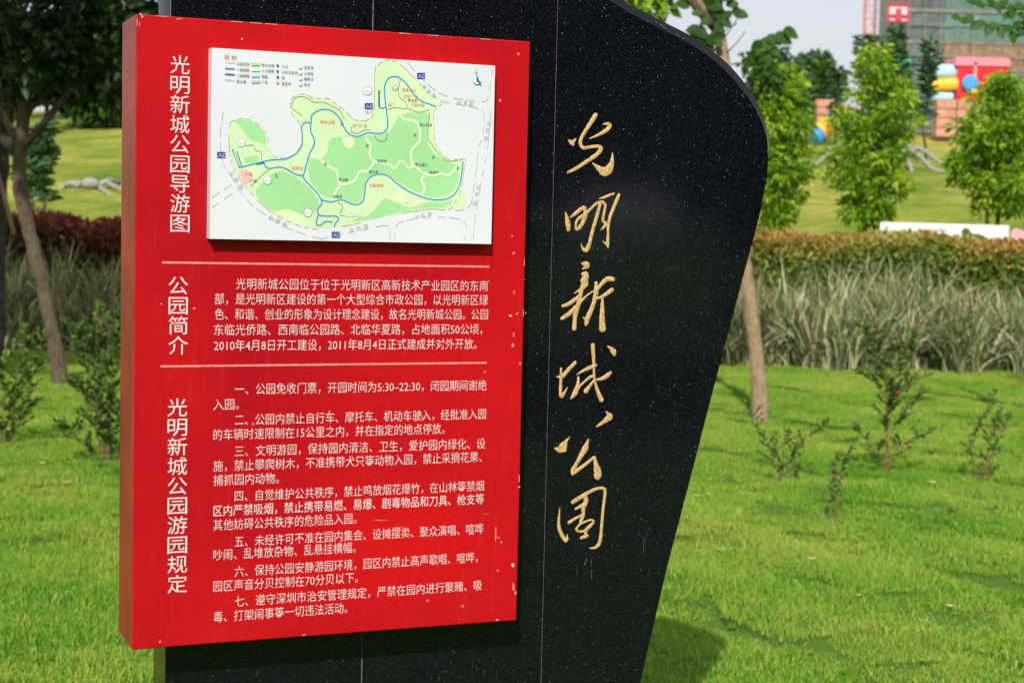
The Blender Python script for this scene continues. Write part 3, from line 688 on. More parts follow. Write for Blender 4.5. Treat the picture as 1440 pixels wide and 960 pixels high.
mlines([[(327, 210), (337, 236)], [(360, 231), (371, 229)], [(533, 150), (533, 127)]], 2.4, 'blue', 'park_road')
mlines([[(328, 212), (336, 234)]], 1.2, 'cyan', 'road_halo')
mlines([park+[park[0]]], .6, 'brown', 'park_border', dash=.012, k=4)
inner = [[(425, 163), (411, 152), (413, 140), (421, 136), (432, 138), (441, 144), (455, 144), (468, 150), (478, 156), (484, 168)], [(563, 112), (560, 125), (561, 136), (570, 143), (574, 152), (588, 158), (603, 155)], [(543, 155), (552, 152), (560, 152), (573, 153)], [(604, 158), (602, 180), (602, 195), (610, 207), (622, 222), (633, 227), (650, 224)],
 [(527, 190), (529, 196), (537, 199), (543, 196), (544, 186)], [(495, 178), (494, 185), (502, 188), (512, 183), (520, 183)], [(345, 206), (355, 204), (360, 212), (367, 214), (368, 226)], [(352, 262), (362, 253), (372, 243), (378, 239)], [(475, 285), (482, 290), (479, 303), (510, 304)]]
mlines(inner, .55, 'black', 'footpath')
streets = [[(314, 157), (310, 185), (310, 205), (313, 227), (325, 248), (337, 268), (353, 287), (378, 305), (403, 320), (430, 330), (452, 336)], [(298, 278), (312, 268), (325, 260)], [(298, 292), (318, 278), (335, 267)],
 [(692, 97), (689, 120), (683, 142), (660, 141), (633, 137), (613, 128), (590, 108), (573, 88)], [(622, 143), (645, 147), (670, 152), (680, 160), (678, 193), (673, 207), (667, 257), (660, 290), (637, 297)], [(690, 157), (685, 210), (675, 265), (668, 307), (665, 338)],
 [(452, 336), (490, 327), (543, 317), (548, 325), (548, 338)], [(555, 338), (558, 316), (580, 308), (610, 305), (640, 307), (655, 315), (653, 337)]]
mlines(streets, .45, 'grey', 'street_line', dash=.02, k=6)
def rect(x, y, w, h, mat, name):
    return mpoly([(x-w/2, y-h/2), (x+w/2, y-h/2), (x+w/2, y+h/2), (x-w/2, y+h/2)], mat, name, 0)
def disc(x, y, r, mat, name):
    return mpoly([(x+r*math.cos(a), y+r*math.sin(a)) for a in np.linspace(0, 6.283, 17)[:-1]], mat, name, 0)
def mtext(s, x, y, h, mat, name='map_lettering', rot=0):
    a = uv(x, y, MP); put_text(s, a[0], None, a[1], h, nxt(), MC[mat], board, name, .0, rot)
for x, y in ((592, 107), (518.5, 149.5), (311, 218), (472, 330)):
    rect(x, y, 11.5, 8.5, 'navy', 'entrance_plate'); mtext('入口', x-4.2, y, .011, 'white')
for x, y, r in ((339, 201, 6), (376, 253.5, 6), (433, 299, 6), (517, 128, 6), (555, 124, 3.5)):
    disc(x, y, r, 'grey', 'ring_mark'); disc(x, y, r-.7, 'white', 'ring_mark'); mtext('景点', x-3.8, y+.5, .0085, 'grey')
for s, x, y, rot in (('公', 324, 241, -.9), ('园', 330, 250, -.9), ('路', 336.5, 260, -.9), ('公', 378, 304, -.5), ('园', 388, 309, -.45), ('路', 397, 314, -.4), ('公', 491, 323.5, .15), ('园', 501, 321, .15), ('路', 511, 318, .15),
                     ('公', 583, 304, .1), ('园', 591.5, 302, .1), ('路', 600.5, 300.5, .1), ('华', 594, 120, -.7), ('夏', 600, 126, -.7), ('路', 607, 132, -.7), ('华', 642, 143.5, 0), ('夏', 651, 144.5, 0), ('路', 659, 145.5, 0),
                     ('光', 684, 173, 0), ('侨', 682, 183, 0), ('路', 680, 194, 0), ('光', 669, 263, 0), ('侨', 667, 273, 0), ('路', 664.5, 285, 0)):
    mtext(s, x, y, .013, 'gsoft', rot=rot)
for s, x, y in (('桂木山园', 450, 171), ('东门广场', 496, 176.5), ('荷花池', 410, 236), ('公园绿地', 519, 260), ('广场', 344, 245), ('观景平台', 565, 126), ('文化广场', 567, 135), ('儿童乐园', 577, 147), ('西门', 545, 147), ('东门', 514, 157.5)):
    mtext(s, x, y, .0098, 'orange')
for s, x, y in (('登山道', 475, 252), ('观景亭', 530, 226), ('登山道口', 583, 231), ('观景亭', 603, 242), ('登山步道', 589, 175), ('亭', 514, 205), ('亭', 607, 221), ('亭', 581, 190), ('登山道', 518, 241), ('亭', 455, 231), ('休息亭', 467, 276), ('广场', 351, 254), ('亭', 642, 236), ('卫', 478, 174), ('亭', 386, 247), ('售货亭', 573, 141)):
    mtext(s, x, y, .009, 'black')
# legend
mtext('图', 315.5, 80, .013, 'orange'); mtext('例', 325, 81, .013, 'orange')
for j, (mat, w, s) in enumerate((('orange', .5, '公园范围'), ('blue', 1.2, '一级园路'), ('purple', 1.4, '二级园路'), ('blue', .6, '登山道'))):
    y = 88+8.2*j; mlines([[(316, y), (329.5, y+.7)]], w, mat, 'legend_line'); mtext(s, 332, y+1.7, .0085, 'black')
for j, (mat, s) in enumerate((('mid', '林中山地'), ('light', '人工绿地'), ('lake', '湖面'), ('gsoft', '广场'))):
    y = 90.5+8.1*j; rect(359, y, 11.5, 4, mat, 'legend_patch'); mtext(s, 367, y+.8, .0085, 'black')
for j, (s, m) in enumerate((('入口', 'black'), ('公共卫生间', 'black'), ('桥', 'black'), ('售货亭', 'orange'))):
    y = 92.5+8.1*j; rect(390, y, 3, 3, m, 'legend_patch'); mtext(s, 395.5, y+.7, .0085, 'black')
for j, s in enumerate(('停车场', '小卖部', '摄影点', '景点')):
    y = 94.5+8*j; rect(422, y, 4.5, 4.5, 'gsoft', 'legend_patch'); rect(422, y, 3, 3, 'white', 'legend_patch'); mtext(s, 427, y+.5, .0085, 'black')
# compass
disc(670.5, 113, 6, 'gsoft', 'compass_ring'); disc(670.5, 113, 5.2, 'white', 'compass_ring')
mpoly([(669.5, 104.5), (673.5, 113), (676.5, 121), (669, 115)], 'blue', 'compass_needle', 0); mtext('北', 667.5, 101.5, .008, 'black')

# ------------------------------------------------------------------ plants
def reeds():
    V = []; F = []; Tn = []; n = 0
    for tx in np.arange(-11.5, 12, .30):
        for row in range(6):
            cx_ = tx+random.uniform(-.3, .3); cy = 23.8+row*.40+random.uniform(-.25, .25); cz = float(hill(np.array(cx_), np.array(cy)))
            nb = 92; hgt = random.uniform(.62, 1.12)*(.95+.06*row)*(1+.12*math.sin(tx*1.3)+.08*math.sin(tx*3.1+1)); dry = .5+.5*math.sin(tx*.9+row)*random.uniform(.3, 1)
            a = rng.random(nb)*6.283; sp = .2+1.15*rng.random(nb)**1.2; L = 1.2*hgt*(.35+.75*rng.random(nb)**.7); w = .008+.015*rng.random(nb)
            K = 6; t = np.linspace(0, 1, K)[None, :]
            out = (sp*L)[:, None]*(t**1.7)*.62
            z = L[:, None]*(t*1.05-.55*(sp[:, None])*t**2.4)
            kx = rng.normal(0, .24, (nb, 1))*t**1.5
            x = cx_+rng.normal(0, .11, (nb, 1))+np.cos(a)[:, None]*out+kx; y = cy+rng.normal(0, .1, (nb, 1))+np.sin(a)[:, None]*out
            tw = rng.random(nb)*6.28
            sx = np.cos(tw)[:, None]*w[:, None]*(1-t**3*.9)*.9; sy = np.sin(tw)[:, None]*w[:, None]*(1-t**3*.9)*.9
            A = np.stack([x-sx, y-sy, cz+z], -1); B = np.stack([x+sx, y+sy, cz+z], -1)
            P = np.stack([A, B], 2).reshape(nb, K*2, 3); V.append(P.reshape(-1, 3))
            base = n+np.arange(nb)[:, None]*K*2+np.arange(K-1)[None]*2
            F.append(np.stack([base, base+1, base+3, base+2], -1).reshape(-1, 4)); n += nb*K*2
            tt = np.clip(rng.random(nb)**1.35*.74+.26*dry, 0, .97); tt[rng.random(nb) < .08] = 1
            Tn.append(np.repeat(tt, K-1))
    return np.concatenate(V), np.concatenate(F), np.concatenate(Tn)
V, F, tn = reeds()
tag(link('variegated_reed_bed', np_mesh('variegated_reed_bed', V, F, tn), MT['reed']), 'band of tall pale striped grass between the lawn and the hedge', 'ornamental grass', kind='stuff')

def hedge(name, x0, x1, mat, label, n=60000, ztop=1.92):
    P = np.stack([rng.uniform(x0, x1, n), rng.uniform(27.0, 28.7, n), np.zeros(n)], 1)
    h = rng.random(n)**.45
    zt = ztop+.06*np.sin(P[:, 0]*2.1)+.05*np.sin(P[:, 0]*5.7+P[:, 1]*3)+rng.normal(0, .03, n)
    zb = hill(P[:, 0], P[:, 1])+.1; P[:, 2] = zb+(zt-zb)*h
    D = rng.normal(size=(n, 3))*.8; D[:, 2] += .9; D[:, 1] -= .3
    V, F = leaf_arrays(P, D, .095+.05*rng.random(n), .045, .2, .1)
    tt = np.clip(h**4*.42+.12*h+rng.random(n)*.42+.08*np.sin(P[:, 0]*1.7)*h, 0, 1)
    o = link(name, np_mesh(name, V, F, np.repeat(tt, 2)), mat)
    tag(o, label, 'hedge')
hedge('clipped_hedge', .5, 12.5, MT['hedge'], 'long bronze and green leaved hedge behind the pale grass, right of the stone')
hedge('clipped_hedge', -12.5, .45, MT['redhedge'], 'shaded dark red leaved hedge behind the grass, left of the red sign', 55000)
# twiggy cores inside the hedges
for x0, x1 in ((.55, 12.4), (-12.4, .4)):
    pass

def limb_path(a, b, k=5, wob=.08):
    a = np.array(a, float); b = np.array(b, float); L = np.linalg.norm(b-a)
    out = []
    for j in range(k+1):
        t_ = j/k; p = a+(b-a)*t_; p = p+np.array([random.gauss(0, 1), random.gauss(0, 1), random.gauss(0, .4)])*wob*L*math.sin(math.pi*t_)
        out.append(p)
    return out
def clumped_crown(c, r, n_cl, per, cl_r, L, W, mat_t=(0, 1), flat_=.7, droop=.3, hollow=.45, up=0.):
    """foliage as leaf clumps through the crown's volume -> (V, F, tint)"""
    cc, dd = blob_points(n_cl, c, r, hollow)
    P = np.repeat(cc, per, 0)+unit(rng.normal(size=(n_cl*per, 3)))*(rng.random((n_cl*per, 1))**.5)*np.array([cl_r, cl_r, cl_r*flat_])
    D = unit(P-np.repeat(cc, per, 0))+rng.normal(size=P.shape)*.35; D[:, 2] += up
    V, F = leaf_arrays(P, D, L*(.7+.6*rng.random(len(P))), W*(.7+.6*rng.random(len(P))), .22, droop)
    ct = np.repeat(rng.random(n_cl), per); tt = np.clip(mat_t[0]+(mat_t[1]-mat_t[0])*(.45*ct+.55*rng.random(len(P))), 0, 1)
    return V, F, np.repeat(tt, 2), cc
def make_tree(name, label, base, trunk, rads, crowns, bark, leafm, cat='tree', group=None, limbs=10, lr=.3, smoothtrunk=True, twig_r=.016):
    """crowns: list of dicts for clumped_crown"""
    t = empty(name, base, label, cat, group)
    mb = MB(); sp = smooth_path([(*p, r) for p, r in zip(trunk, rads)], 6)
    P = [np.array(q[:3]) for q in sp]; R_ = [max(q[3], .006) for q in sp]
    for j in range(len(P)):
        if 0 < j < len(P)-1: P[j] = P[j]+rng.normal(0, R_[j]*.07, 3)
    mb.tube(P, [r*(1+.06*random.uniform(-1, 1)) for r in R_], 12)
    parts = []
    for cr in crowns:
        V, F, tt, cc = clumped_crown(**cr); parts.append((V, F, tt))
        k = min(limbs, len(cc)); ids = rng.choice(len(cc), k, replace=False)
        for j in ids:
            s = int(len(P)*random.uniform(.55, .97)); s = min(s, len(P)-1)
            path = limb_path(P[s], cc[j], 5, .07); r0 = min(R_[s]*.55, .05)
            mb.tube(path, list(np.linspace(r0, twig_r*.4, len(path))), 6)
    mb.build('trunk', bark, t, smooth=True)
    V, F, tt = join_np(parts)
    link('crown', np_mesh('crown', V, F, tt), leafm, t)
    return t

# left tree (its crown fills the top left)
b0 = at(86, 548, 18.8); b0[2] = float(hill(b0[0], b0[1]))-.02
tp = [b0, at(76, 480, 18.8), at(62, 410, 18.8), at(45, 340, 18.8), at(30, 275, 18.8), at(28, 215, 18.8), at(34, 150, 18.8), at(45, 60, 18.8), at(60, -60, 18.8), at(60, -200, 18.9)]
make_tree('leaning_tree', 'leaning grey trunk with heavy dark crown at the left edge, before the reeds', tuple(b0), tp, [.105, .085, .078, .080, .088, .085, .075, .065, .055, .03],
    [dict(c=(-5.6, 18.9, 5.6), r=(2.9, 2.2, 2.2), n_cl=240, per=42, cl_r=.42, L=.13, W=.085, mat_t=(0, .9), droop=.3, hollow=.2),
     dict(c=(-5.0, 18.9, 3.9), r=(1.55, 1.3, .55), n_cl=70, per=42, cl_r=.34, L=.13, W=.085, mat_t=(.1, 1), droop=.3, hollow=.2)], MT['bark'], MT['shade'], limbs=16)
# fork low on its left
t = bpy.data.objects['leaning_tree']; mb = MB()
mb.tube([at(24, 215, 18.8), at(5, 195, 18.75), at(-20, 175, 18.7), at(-60, 120, 18.6)], [.07, .06, .055, .03], 10)
mb.tube([at(30, 130, 18.8), at(12, 95, 18.7), at(-6, 70, 18.6), at(-40, 20, 18.5)], [.06, .055, .05, .03], 10)
mb.tube([at(40, 90, 18.8), at(100, 55, 18.8), at(160, 45, 18.7)], [.04, .03, .012], 8)
mb.build('limb', MT['bark'], t, smooth=True)
# thick dark trunk at the very left edge and its stake
b1 = at(-6, 420, 21.8); b1[2] = float(hill(b1[0], b1[1]))
make_tree('dark_trunked_tree', 'black trunk cut off by the left edge, behind the leaning tree', tuple(b1), [b1, at(-4, 330, 21.8), at(0, 240, 21.8), at(2, 150, 21.8), at(10, 20, 21.8)], [.13, .12, .11, .10, .08],
    [dict(c=(-7.6, 22.2, 5.4), r=(2.2, 1.8, 1.8), n_cl=130, per=40, cl_r=.45, L=.13, W=.08, mat_t=(0, .8), hollow=.2)], MT['darkb'], MT['shade'])
mb = MB(); mb.tube([at(20, 330, 21.2), at(10, 290, 21.3), at(-4, 240, 21.6)], [.03, .03, .028], 8)
o = mb.build('support_stake', MT['paleb'], None, smooth=True); tag(o, 'pale leaning stake propping the dark trunk at the left edge', 'stake')
# shade trees that stand to the left, outside the picture
for k, (x, y, r, z) in enumerate(((-7.2, 13.6, 3.1, 8.9), (-9.5, 9.5, 2.6, 8.0), (-11.5, 17.5, 3.2, 8.4))):
    make_tree('shade_tree', ['tall dense tree beyond the left edge that shades the reeds', 'broad tree beyond the left edge nearest the camera', 'broad tree far beyond the left edge behind the other shade trees'][k], (x, y, 0), [(x, y, 0), (x+.1, y, 2.5), (x, y+.1, 5), (x, y, z)], [.2, .17, .14, .06],
        [dict(c=(x, y, z), r=(r, r, r*.62), n_cl=190, per=34, cl_r=.5, L=.16, W=.1, mat_t=(.1, 1), hollow=.25)], MT['darkb'], MT['mid'], limbs=10)

for k, (x, y, h) in enumerate(((5, -17, 9.5), (10, -14, 10.5), (14.5, -11, 10), (18.5, -7, 11), (21, -2, 10.5), (24, -13, 13), (28, -5, 13))):  # unseen trees added so the polished granite reflects dark foliage
    make_tree('facing_tree', ['first dark tree of the row to the right behind the viewpoint', 'second dark tree of the row to the right behind the viewpoint', 'middle dark tree of the row to the right behind the viewpoint', 'fourth dark tree of the row to the right behind the viewpoint', 'last dark tree of the row, level with the viewpoint on the right', 'tall dark tree standing behind the middle of the right-hand row', 'tall dark tree standing behind the far end of the right-hand row'][k], (x, y, 0), [(x, y, 0), (x+.1, y, 2.5), (x, y, h*.8)], [.2, .17, .06],
        [dict(c=(x, y, h*.58), r=(3.4, 2.6, h*.45), n_cl=300, per=26, cl_r=.8, L=.34, W=.22, mat_t=(0, .9), hollow=.15)], MT['darkb'], MT['shade'], group='trees opposite the stone', limbs=6)
# right tree: pale trunk, passes behind the stone, leafy twigs above it
b2 = at(1071, 588, 17.6); b2[2] = float(hill(b2[0], b2[1]))-.03
tp = [b2, at(1066, 530, 17.6), at(1058, 450, 17.6), at(1049, 380, 17.6), at(1040, 300, 17.6), at(1030, 200, 17.6), at(1022, 110, 17.6), at(1014, 62, 17.6), at(1005, 32, 17.6), at(993, 0, 17.6), at(975, -70, 17.6), at(955, -170, 17.7)]
t2 = make_tree('pale_trunked_tree', 'pale slender trunk on the lawn, passing behind the right side of the black stone', tuple(b2), tp, [.096, .080, .076, .072, .070, .068, .066, .068, .072, .055, .045, .03],
    [dict(c=tuple(at(925, -190, 17.6)), r=(1.4, 1.3, .9), n_cl=70, per=36, cl_r=.32, L=.15, W=.11, mat_t=(.0, .7), hollow=.2)], MT['paleb'], MT['mid'], limbs=4)
mb = MB(); mb.tube([at(1007, 40, 17.6), at(990, 22, 17.5), at(978, 8, 17.5), at(965, -12, 17.4)], [.06, .055, .05, .04], 10)
mb.tube([at(1004, 30, 17.6), at(1010, 12, 17.6), at(1013, -10, 17.6)], [.05, .045, .04], 10)
twigs = [[(1012, 60), (1025, 45), (1040, 22), (1047, 19)], [(1010, 75), (1000, 62), (985, 52), (975, 50)], [(1016, 80), (1035, 62), (1048, 45)], [(1008, 45), (1022, 30), (1028, 18)], [(1012, 50), (1024, 40), (1036, 34)]]
for tw in twigs: mb.tube([at(*p, 17.55) for p in tw], [.012]+[.006]*(len(tw)-1), 5)
mb.build('limb', MT['bark'], t2, smooth=True)
def big_leaf(px, py, Yd, size, ang, tiltv, mat, parent, tint):
    """a single broad leaf, folded on its midrib"""
    c = at(px, py, Yd); d = np.array([math.cos(ang), random.uniform(-.5, .1), math.sin(ang)]); d /= np.linalg.norm(d)
    n_ = np.array([random.uniform(-.5, .5), -1, tiltv]); n_ /= np.linalg.norm(n_); r = np.cross(d, n_); r /= np.linalg.norm(r)
    L = size; prof = [(0, .0), (.12, .30), (.35, .46), (.62, .42), (.85, .22), (1, 0)]
    vs = []; fs = []
    for (s, w) in prof:
        m_ = c+d*L*(s-.5)-np.array([0, 0, 1])*L*.18*s*s
        vs += [m_+r*L*w*.85+n_*L*w*.22, m_, m_-r*L*w*.85+n_*L*w*.22]
    for j in range(len(prof)-1):
        a = j*3; fs += [(a, a+1, a+4, a+3), (a+1, a+2, a+5, a+4)]
    me = bpy.data.meshes.new('leaf'); me.from_pydata([tuple(v) for v in vs], [], fs)
    a_ = me.attributes.new('tint', 'FLOAT', 'FACE'); a_.data.foreach_set('value', [tint]*len(fs))
    return link('leaf', me, mat, parent, smooth=True)
for (px, py, s, a, tn_) in [(1035, 14, .13, 1.5, .3), (1042, 20, .17, 0, .35), (1020, 30, .15, -.6, .2), (1012, 18, .16, 2.2, .3), (1005, 8, .2, 0, .2), (975, 42, .18, 2.9, .1), (985, 45, .2, -.4, .15), (978, 55, .19, -1.6, .1), (990, 60, .2, -1, .2),
      (997, 68, .17, 3, .1), (1022, 33, .12, .3, .3), (1012, 38, .13, -.6, .4), (1024, 20, .14, 1, .25), (1000, 55, .18, 2.6, .2), (992, 30, .14, 3.3, .4), (980, 18, .13, 2.9, .5), (1030, 5, .15, .4, .3), (970, 60, .12, -2.4, .2), (1011, 60, .11, -.5, .5),
      (995, -4, .2, 1, .3), (960, 5, .18, 2.7, .4), (1020, -6, .2, .2, .3)]:
    big_leaf(px, py, 17.45, s, a, .5, MT['mid'], t2, tn_)

# another tree just behind, light green leaves over the shoulder of the stone
b3 = at(940, 470, 24.0); b3[2] = .04
make_tree('light_green_tree', 'sunlit light green crown peeping over the shoulder of the black stone', tuple(b3), [b3, at(938, 300, 24), at(935, 120, 24), at(930, 10, 24), at(925, -60, 24)], [.07, .06, .05, .03, .02],
    [dict(c=tuple(at(905, -25, 24)), r=(.62, .6, .62), n_cl=34, per=26, cl_r=.28, L=.17, W=.10, mat_t=(.1, .9), hollow=.2)], MT['paleb'], MT['bright'], limbs=10)

# three bright young trees behind the hedge
def bright_tree(label, px, ytop, ybot, wpx, Yd, n_cl, seed, shape=(.62, .82, .95, 1., .88, .62, .34)):
    global rng
    rng = np.random.default_rng(seed); random.seed(seed)
    base = at(px, ybot+60, Yd); base[2] = float(hill(base[0], base[1]))-.05
    top_ = at(px, ytop, Yd); zt = top_[2]; zb = at(px, ybot, Yd)[2]; x = top_[0]; hw = wpx/2/F_PX*Yd
    crowns = []
    lv = 7
    for j in range(lv):
        f = (j+.5)/lv; wj = hw*shape[j]*random.uniform(.9, 1.1); zc = zb+(zt-zb)*f
        crowns.append(dict(c=(x+random.uniform(-.16, .16)*hw, Yd, zc), r=(wj, wj*.9, (zt-zb)/lv*.66), n_cl=int(n_cl*wj/hw/lv*.62)+2, per=64, cl_r=.25, L=.140, W=.056, mat_t=(0, 1), flat_=.6, droop=.42, hollow=.3, up=.25))
    return make_tree('young_tree', label, tuple(base), [base, (x, Yd, base[2]+.6), (x+.03, Yd, (base[2]+zt)/2), (x, Yd, zt-.3)], [.055, .05, .035, .012], crowns, MT['darkb'], MT['bright'], group='bright young trees behind the hedge', limbs=6, twig_r=.01)
bright_tree('bright green young tree half hidden by the right shoulder of the stone', 1096, 96, 318, 98, 32.5, 230, 11, (.45, .95, 1., .8, 1.05, .9, .7))
bright_tree('full bright green young tree in front of the right-hand spider sculpture', 1238, 74, 345, 142, 33, 270, 12, (.30, .55, .95, 1.05, .85, .62, .35))
bright_tree('bright green young tree cut by the right edge, above the pink cut-out', 1412, 106, 296, 140, 33.5, 270, 13, (.55, .95, 1.0, 1.0, .9, .7, .3))
rng = np.random.default_rng(21); random.seed(21)
mb = MB(); p = at(1386, 330, 33.4); mb.tube([at(1388, 345, 34.5), at(1388, 262, 34.5)], [.045, .04], 8)
o = mb.build('tree_stake', MT['paleb'], None, smooth=True); tag(o, 'short pale post on the slope behind the white board', 'post')

# dark trees and slender saplings on the hill
def far_tree(label, px, ytop, ybase, wpx, Yd, mat='far', name='hill_tree', L=.3, n=70, parts_=1):
    base = at(px, ybase, Yd); base[2] = float(hill(base[0], base[1]))-.1
    zt = at(px, ytop, Yd)[2]; hw = wpx/2/F_PX*Yd; h = zt-base[2]; cz = base[2]+h*.62
    return make_tree(name, label, tuple(base), [base, (base[0], Yd, base[2]+h*.4), (base[0]+.1, Yd, zt-h*.2)], [.03*h, .022*h, .008*h],
        [dict(c=(base[0], Yd, cz), r=(hw, hw*.8, h*.40), n_cl=n, per=36, cl_r=hw*.30, L=L, W=L*.5, mat_t=(0, 1), hollow=.25)], MT['darkb'], MT[mat], group='trees on the hill', limbs=6)
far_tree('dark rounded tree on the hilltop just right of the stone', 1092, 72, 180, 66, 74, L=.35)
far_tree('dark rounded tree on the hilltop behind the striped tube slide', 1142, 76, 170, 64, 80, L=.35)
far_tree('grey green tree on the hilltop, right of the crane mast', 1252, 44, 150, 50, 84, L=.35, n=50)
far_tree('broad mid green tree across the lawn, beside the left edge of the sign', 150, 95, 205, 130, 58, 'mid', L=.3, n=110)
far_tree('dark tree across the lawn, behind the leaning trunk', 66, 40, 190, 130, 62, 'shade', L=.3, n=110)
far_tree('dark tree across the lawn at the left edge', -20, 40, 212, 120, 54, 'shade', L=.3, n=90)
far_tree('mid green hill tree hidden mostly behind the red sign', 250, 80, 200, 130, 62, 'mid', L=.3, n=90)
def sapling(label, px, ytop, ybase, Yd, lean=0):
    base = at(px, ybase, Yd); base[2] = float(hill(base[0], base[1]))-.05; tpnt = at(px+lean, ytop, Yd)
    t = empty('slender_sapling', tuple(base), label, 'sapling', 'slender saplings on the hill')
    mb = MB(); path = limb_path(base, tpnt, 6, .02); mb.tube(path, list(np.linspace(.05, .012, 7)), 7); mb.build('stem', MT['darkb'], t, smooth=True)
    n = 150; k = rng.random(n)**.7; B = np.array([path[min(5, int(v*6))]+(path[min(5, int(v*6))+1]-path[min(5, int(v*6))])*(v*6 % 1) for v in .3+.7*k])
    a = rng.random(n)*6.283; D = np.stack([np.cos(a), np.sin(a), .9+0*a], 1)
    V, F = leaf_arrays(B+rng.normal(0, .08, B.shape), D, .35+.25*rng.random(n), .11, .15, .5)
    link('foliage', np_mesh('foliage', V, F, np.repeat(rng.random(n), 2)), MT['far' if lean else 'mid'], t)
sapling('slender leafy sapling standing just below the crane mast', 1214, 54, 190, 52, 2)
sapling('slender pale leafed sapling above the middle bright tree', 1264, 45, 190, 50, -1)
sapling('tall thin sapling in front of the yellow and white tubes', 1304, 62, 195, 52, 3)
sapling('dark thin sapling beside the striped tube slide', 1176, 98, 195, 58, 1)
sapling('thin sapling left of the dark sapling near the slide', 1160, 90, 190, 62, 0)
sapling('thin sapling on the lawn right of the leaning trunk', 60, 180, 310, 34, 1)
sapling('thin curved sapling close to the leaning trunk', 44, 200, 300, 36, -3)

# branch reaching in at the top right from a tree outside the picture
xb = at(1600, 300, 15)
t4 = empty('overhanging_tree', (xb[0], 15, 0), 'tree beyond the right edge whose green branch reaches in at the top right corner', 'tree')
mb = MB(); mb.tube([(xb[0], 15, -.05), (xb[0]-.05, 15, 2), tuple(at(1570, 20, 15)), tuple(at(1540, -180, 15))], [.11, .09, .07, .03], 10)
for tw in ([(1572, 60), (1500, 10), (1440, 14), (1395, 10), (1360, -2)], [(1500, 12), (1450, 40), (1410, 36), (1370, 33), (1345, 26)], [(1450, 40), (1432, 50), (1424, 55)]):
    mb.tube([at(*p, 15) for p in tw], [.022, .012, .008, .006, .004][:len(tw)], 6)
mb.build('trunk', MT['bark'], t4, smooth=True)
V, F, tt, cc = clumped_crown(tuple(at(1900, -260, 15)), (1.1, 1.0, .9), 70, 34, .3, .13, .07, (.1, .9)); link('crown', np_mesh('crown', V, F, tt), MT['mid'], t4)
for (px, py, s, a, tn_) in [(1344, 24, .11, 3.0, .9), (1354, 28, .1, 2.6, .8), (1362, 26, .12, -2.4, .7), (1370, 36, .12, -2.6, .6), (1380, 33, .12, .4, .7), (1390, 42, .12, -2.2, .5), (1398, 36, .12, .3, .7), (1408, 45, .11, -1.5, .6), (1418, 40, .12, .2, .5), (1424, 52, .12, -1.4, .8),
      (1436, 45, .13, -.6, .6), (1366, 2, .12, 2.8, .6), (1378, 6, .12, -.4, .7), (1392, 2, .12, 2.4, .6), (1402, 10, .13, -1, .8), (1412, 4, .12, .8, .7), (1422, 16, .14, -1.5, .9), (1434, 8, .13, .4, .6), (1438, 24, .13, -.8, .8), (1446, 34, .13, -.3, .6), (1416, 22, .11, -2.6, .7), (1430, 34, .11, 2.4, .6)]:
    big_leaf(px, py, 14.95, s*.95, a, .6, MT['mid'], t4, tn_*.6)
# high sprig above the bright tree right of the stone
tw = [(1070, 86), (1082, 72), (1100, 62), (1116, 52)]
mb = MB(); base = at(985, 560, 25); base[2] = .1
t5 = empty('thin_leggy_tree', tuple(base), 'thin tree beside the stone edge with a sprig of rounded leaves against the sky', 'tree')
mb.tube([base, at(1010, 300, 25), at(1045, 150, 25), at(1070, 88, 25)]+[at(*p, 25) for p in tw[1:]], [.05, .04, .025, .012, .009, .007, .005], 8); mb.build('trunk', MT['paleb'], t5, smooth=True)
for (px, py, s, a, tn_) in [(1062, 68, .26, 2.0, .2), (1066, 62, .22, 1.2, .3), (1080, 60, .30, .9, .45), (1088, 56, .25, -.2, .3), (1101, 54, .30, -.2, .3), (1112, 46, .26, -.3, .4), (1108, 42, .18, 1.8, .5), (1060, 78, .28, 2.4, .4), (1074, 80, .28, -.6, .5), (1052, 86, .26, 2.6, .7), (1090, 72, .2, -.6, .6)]:
    big_leaf(px, py, 24.95, s, a, .5, MT['mid'], t5, tn_)
V, F, tt, cc = clumped_crown(tuple(at(1068, 110, 25)), (.28, .3, .42), 16, 24, .16, .13, .07, (.2, 1)); link('crown', np_mesh('crown', V, F, tt), MT['mid'], t5)

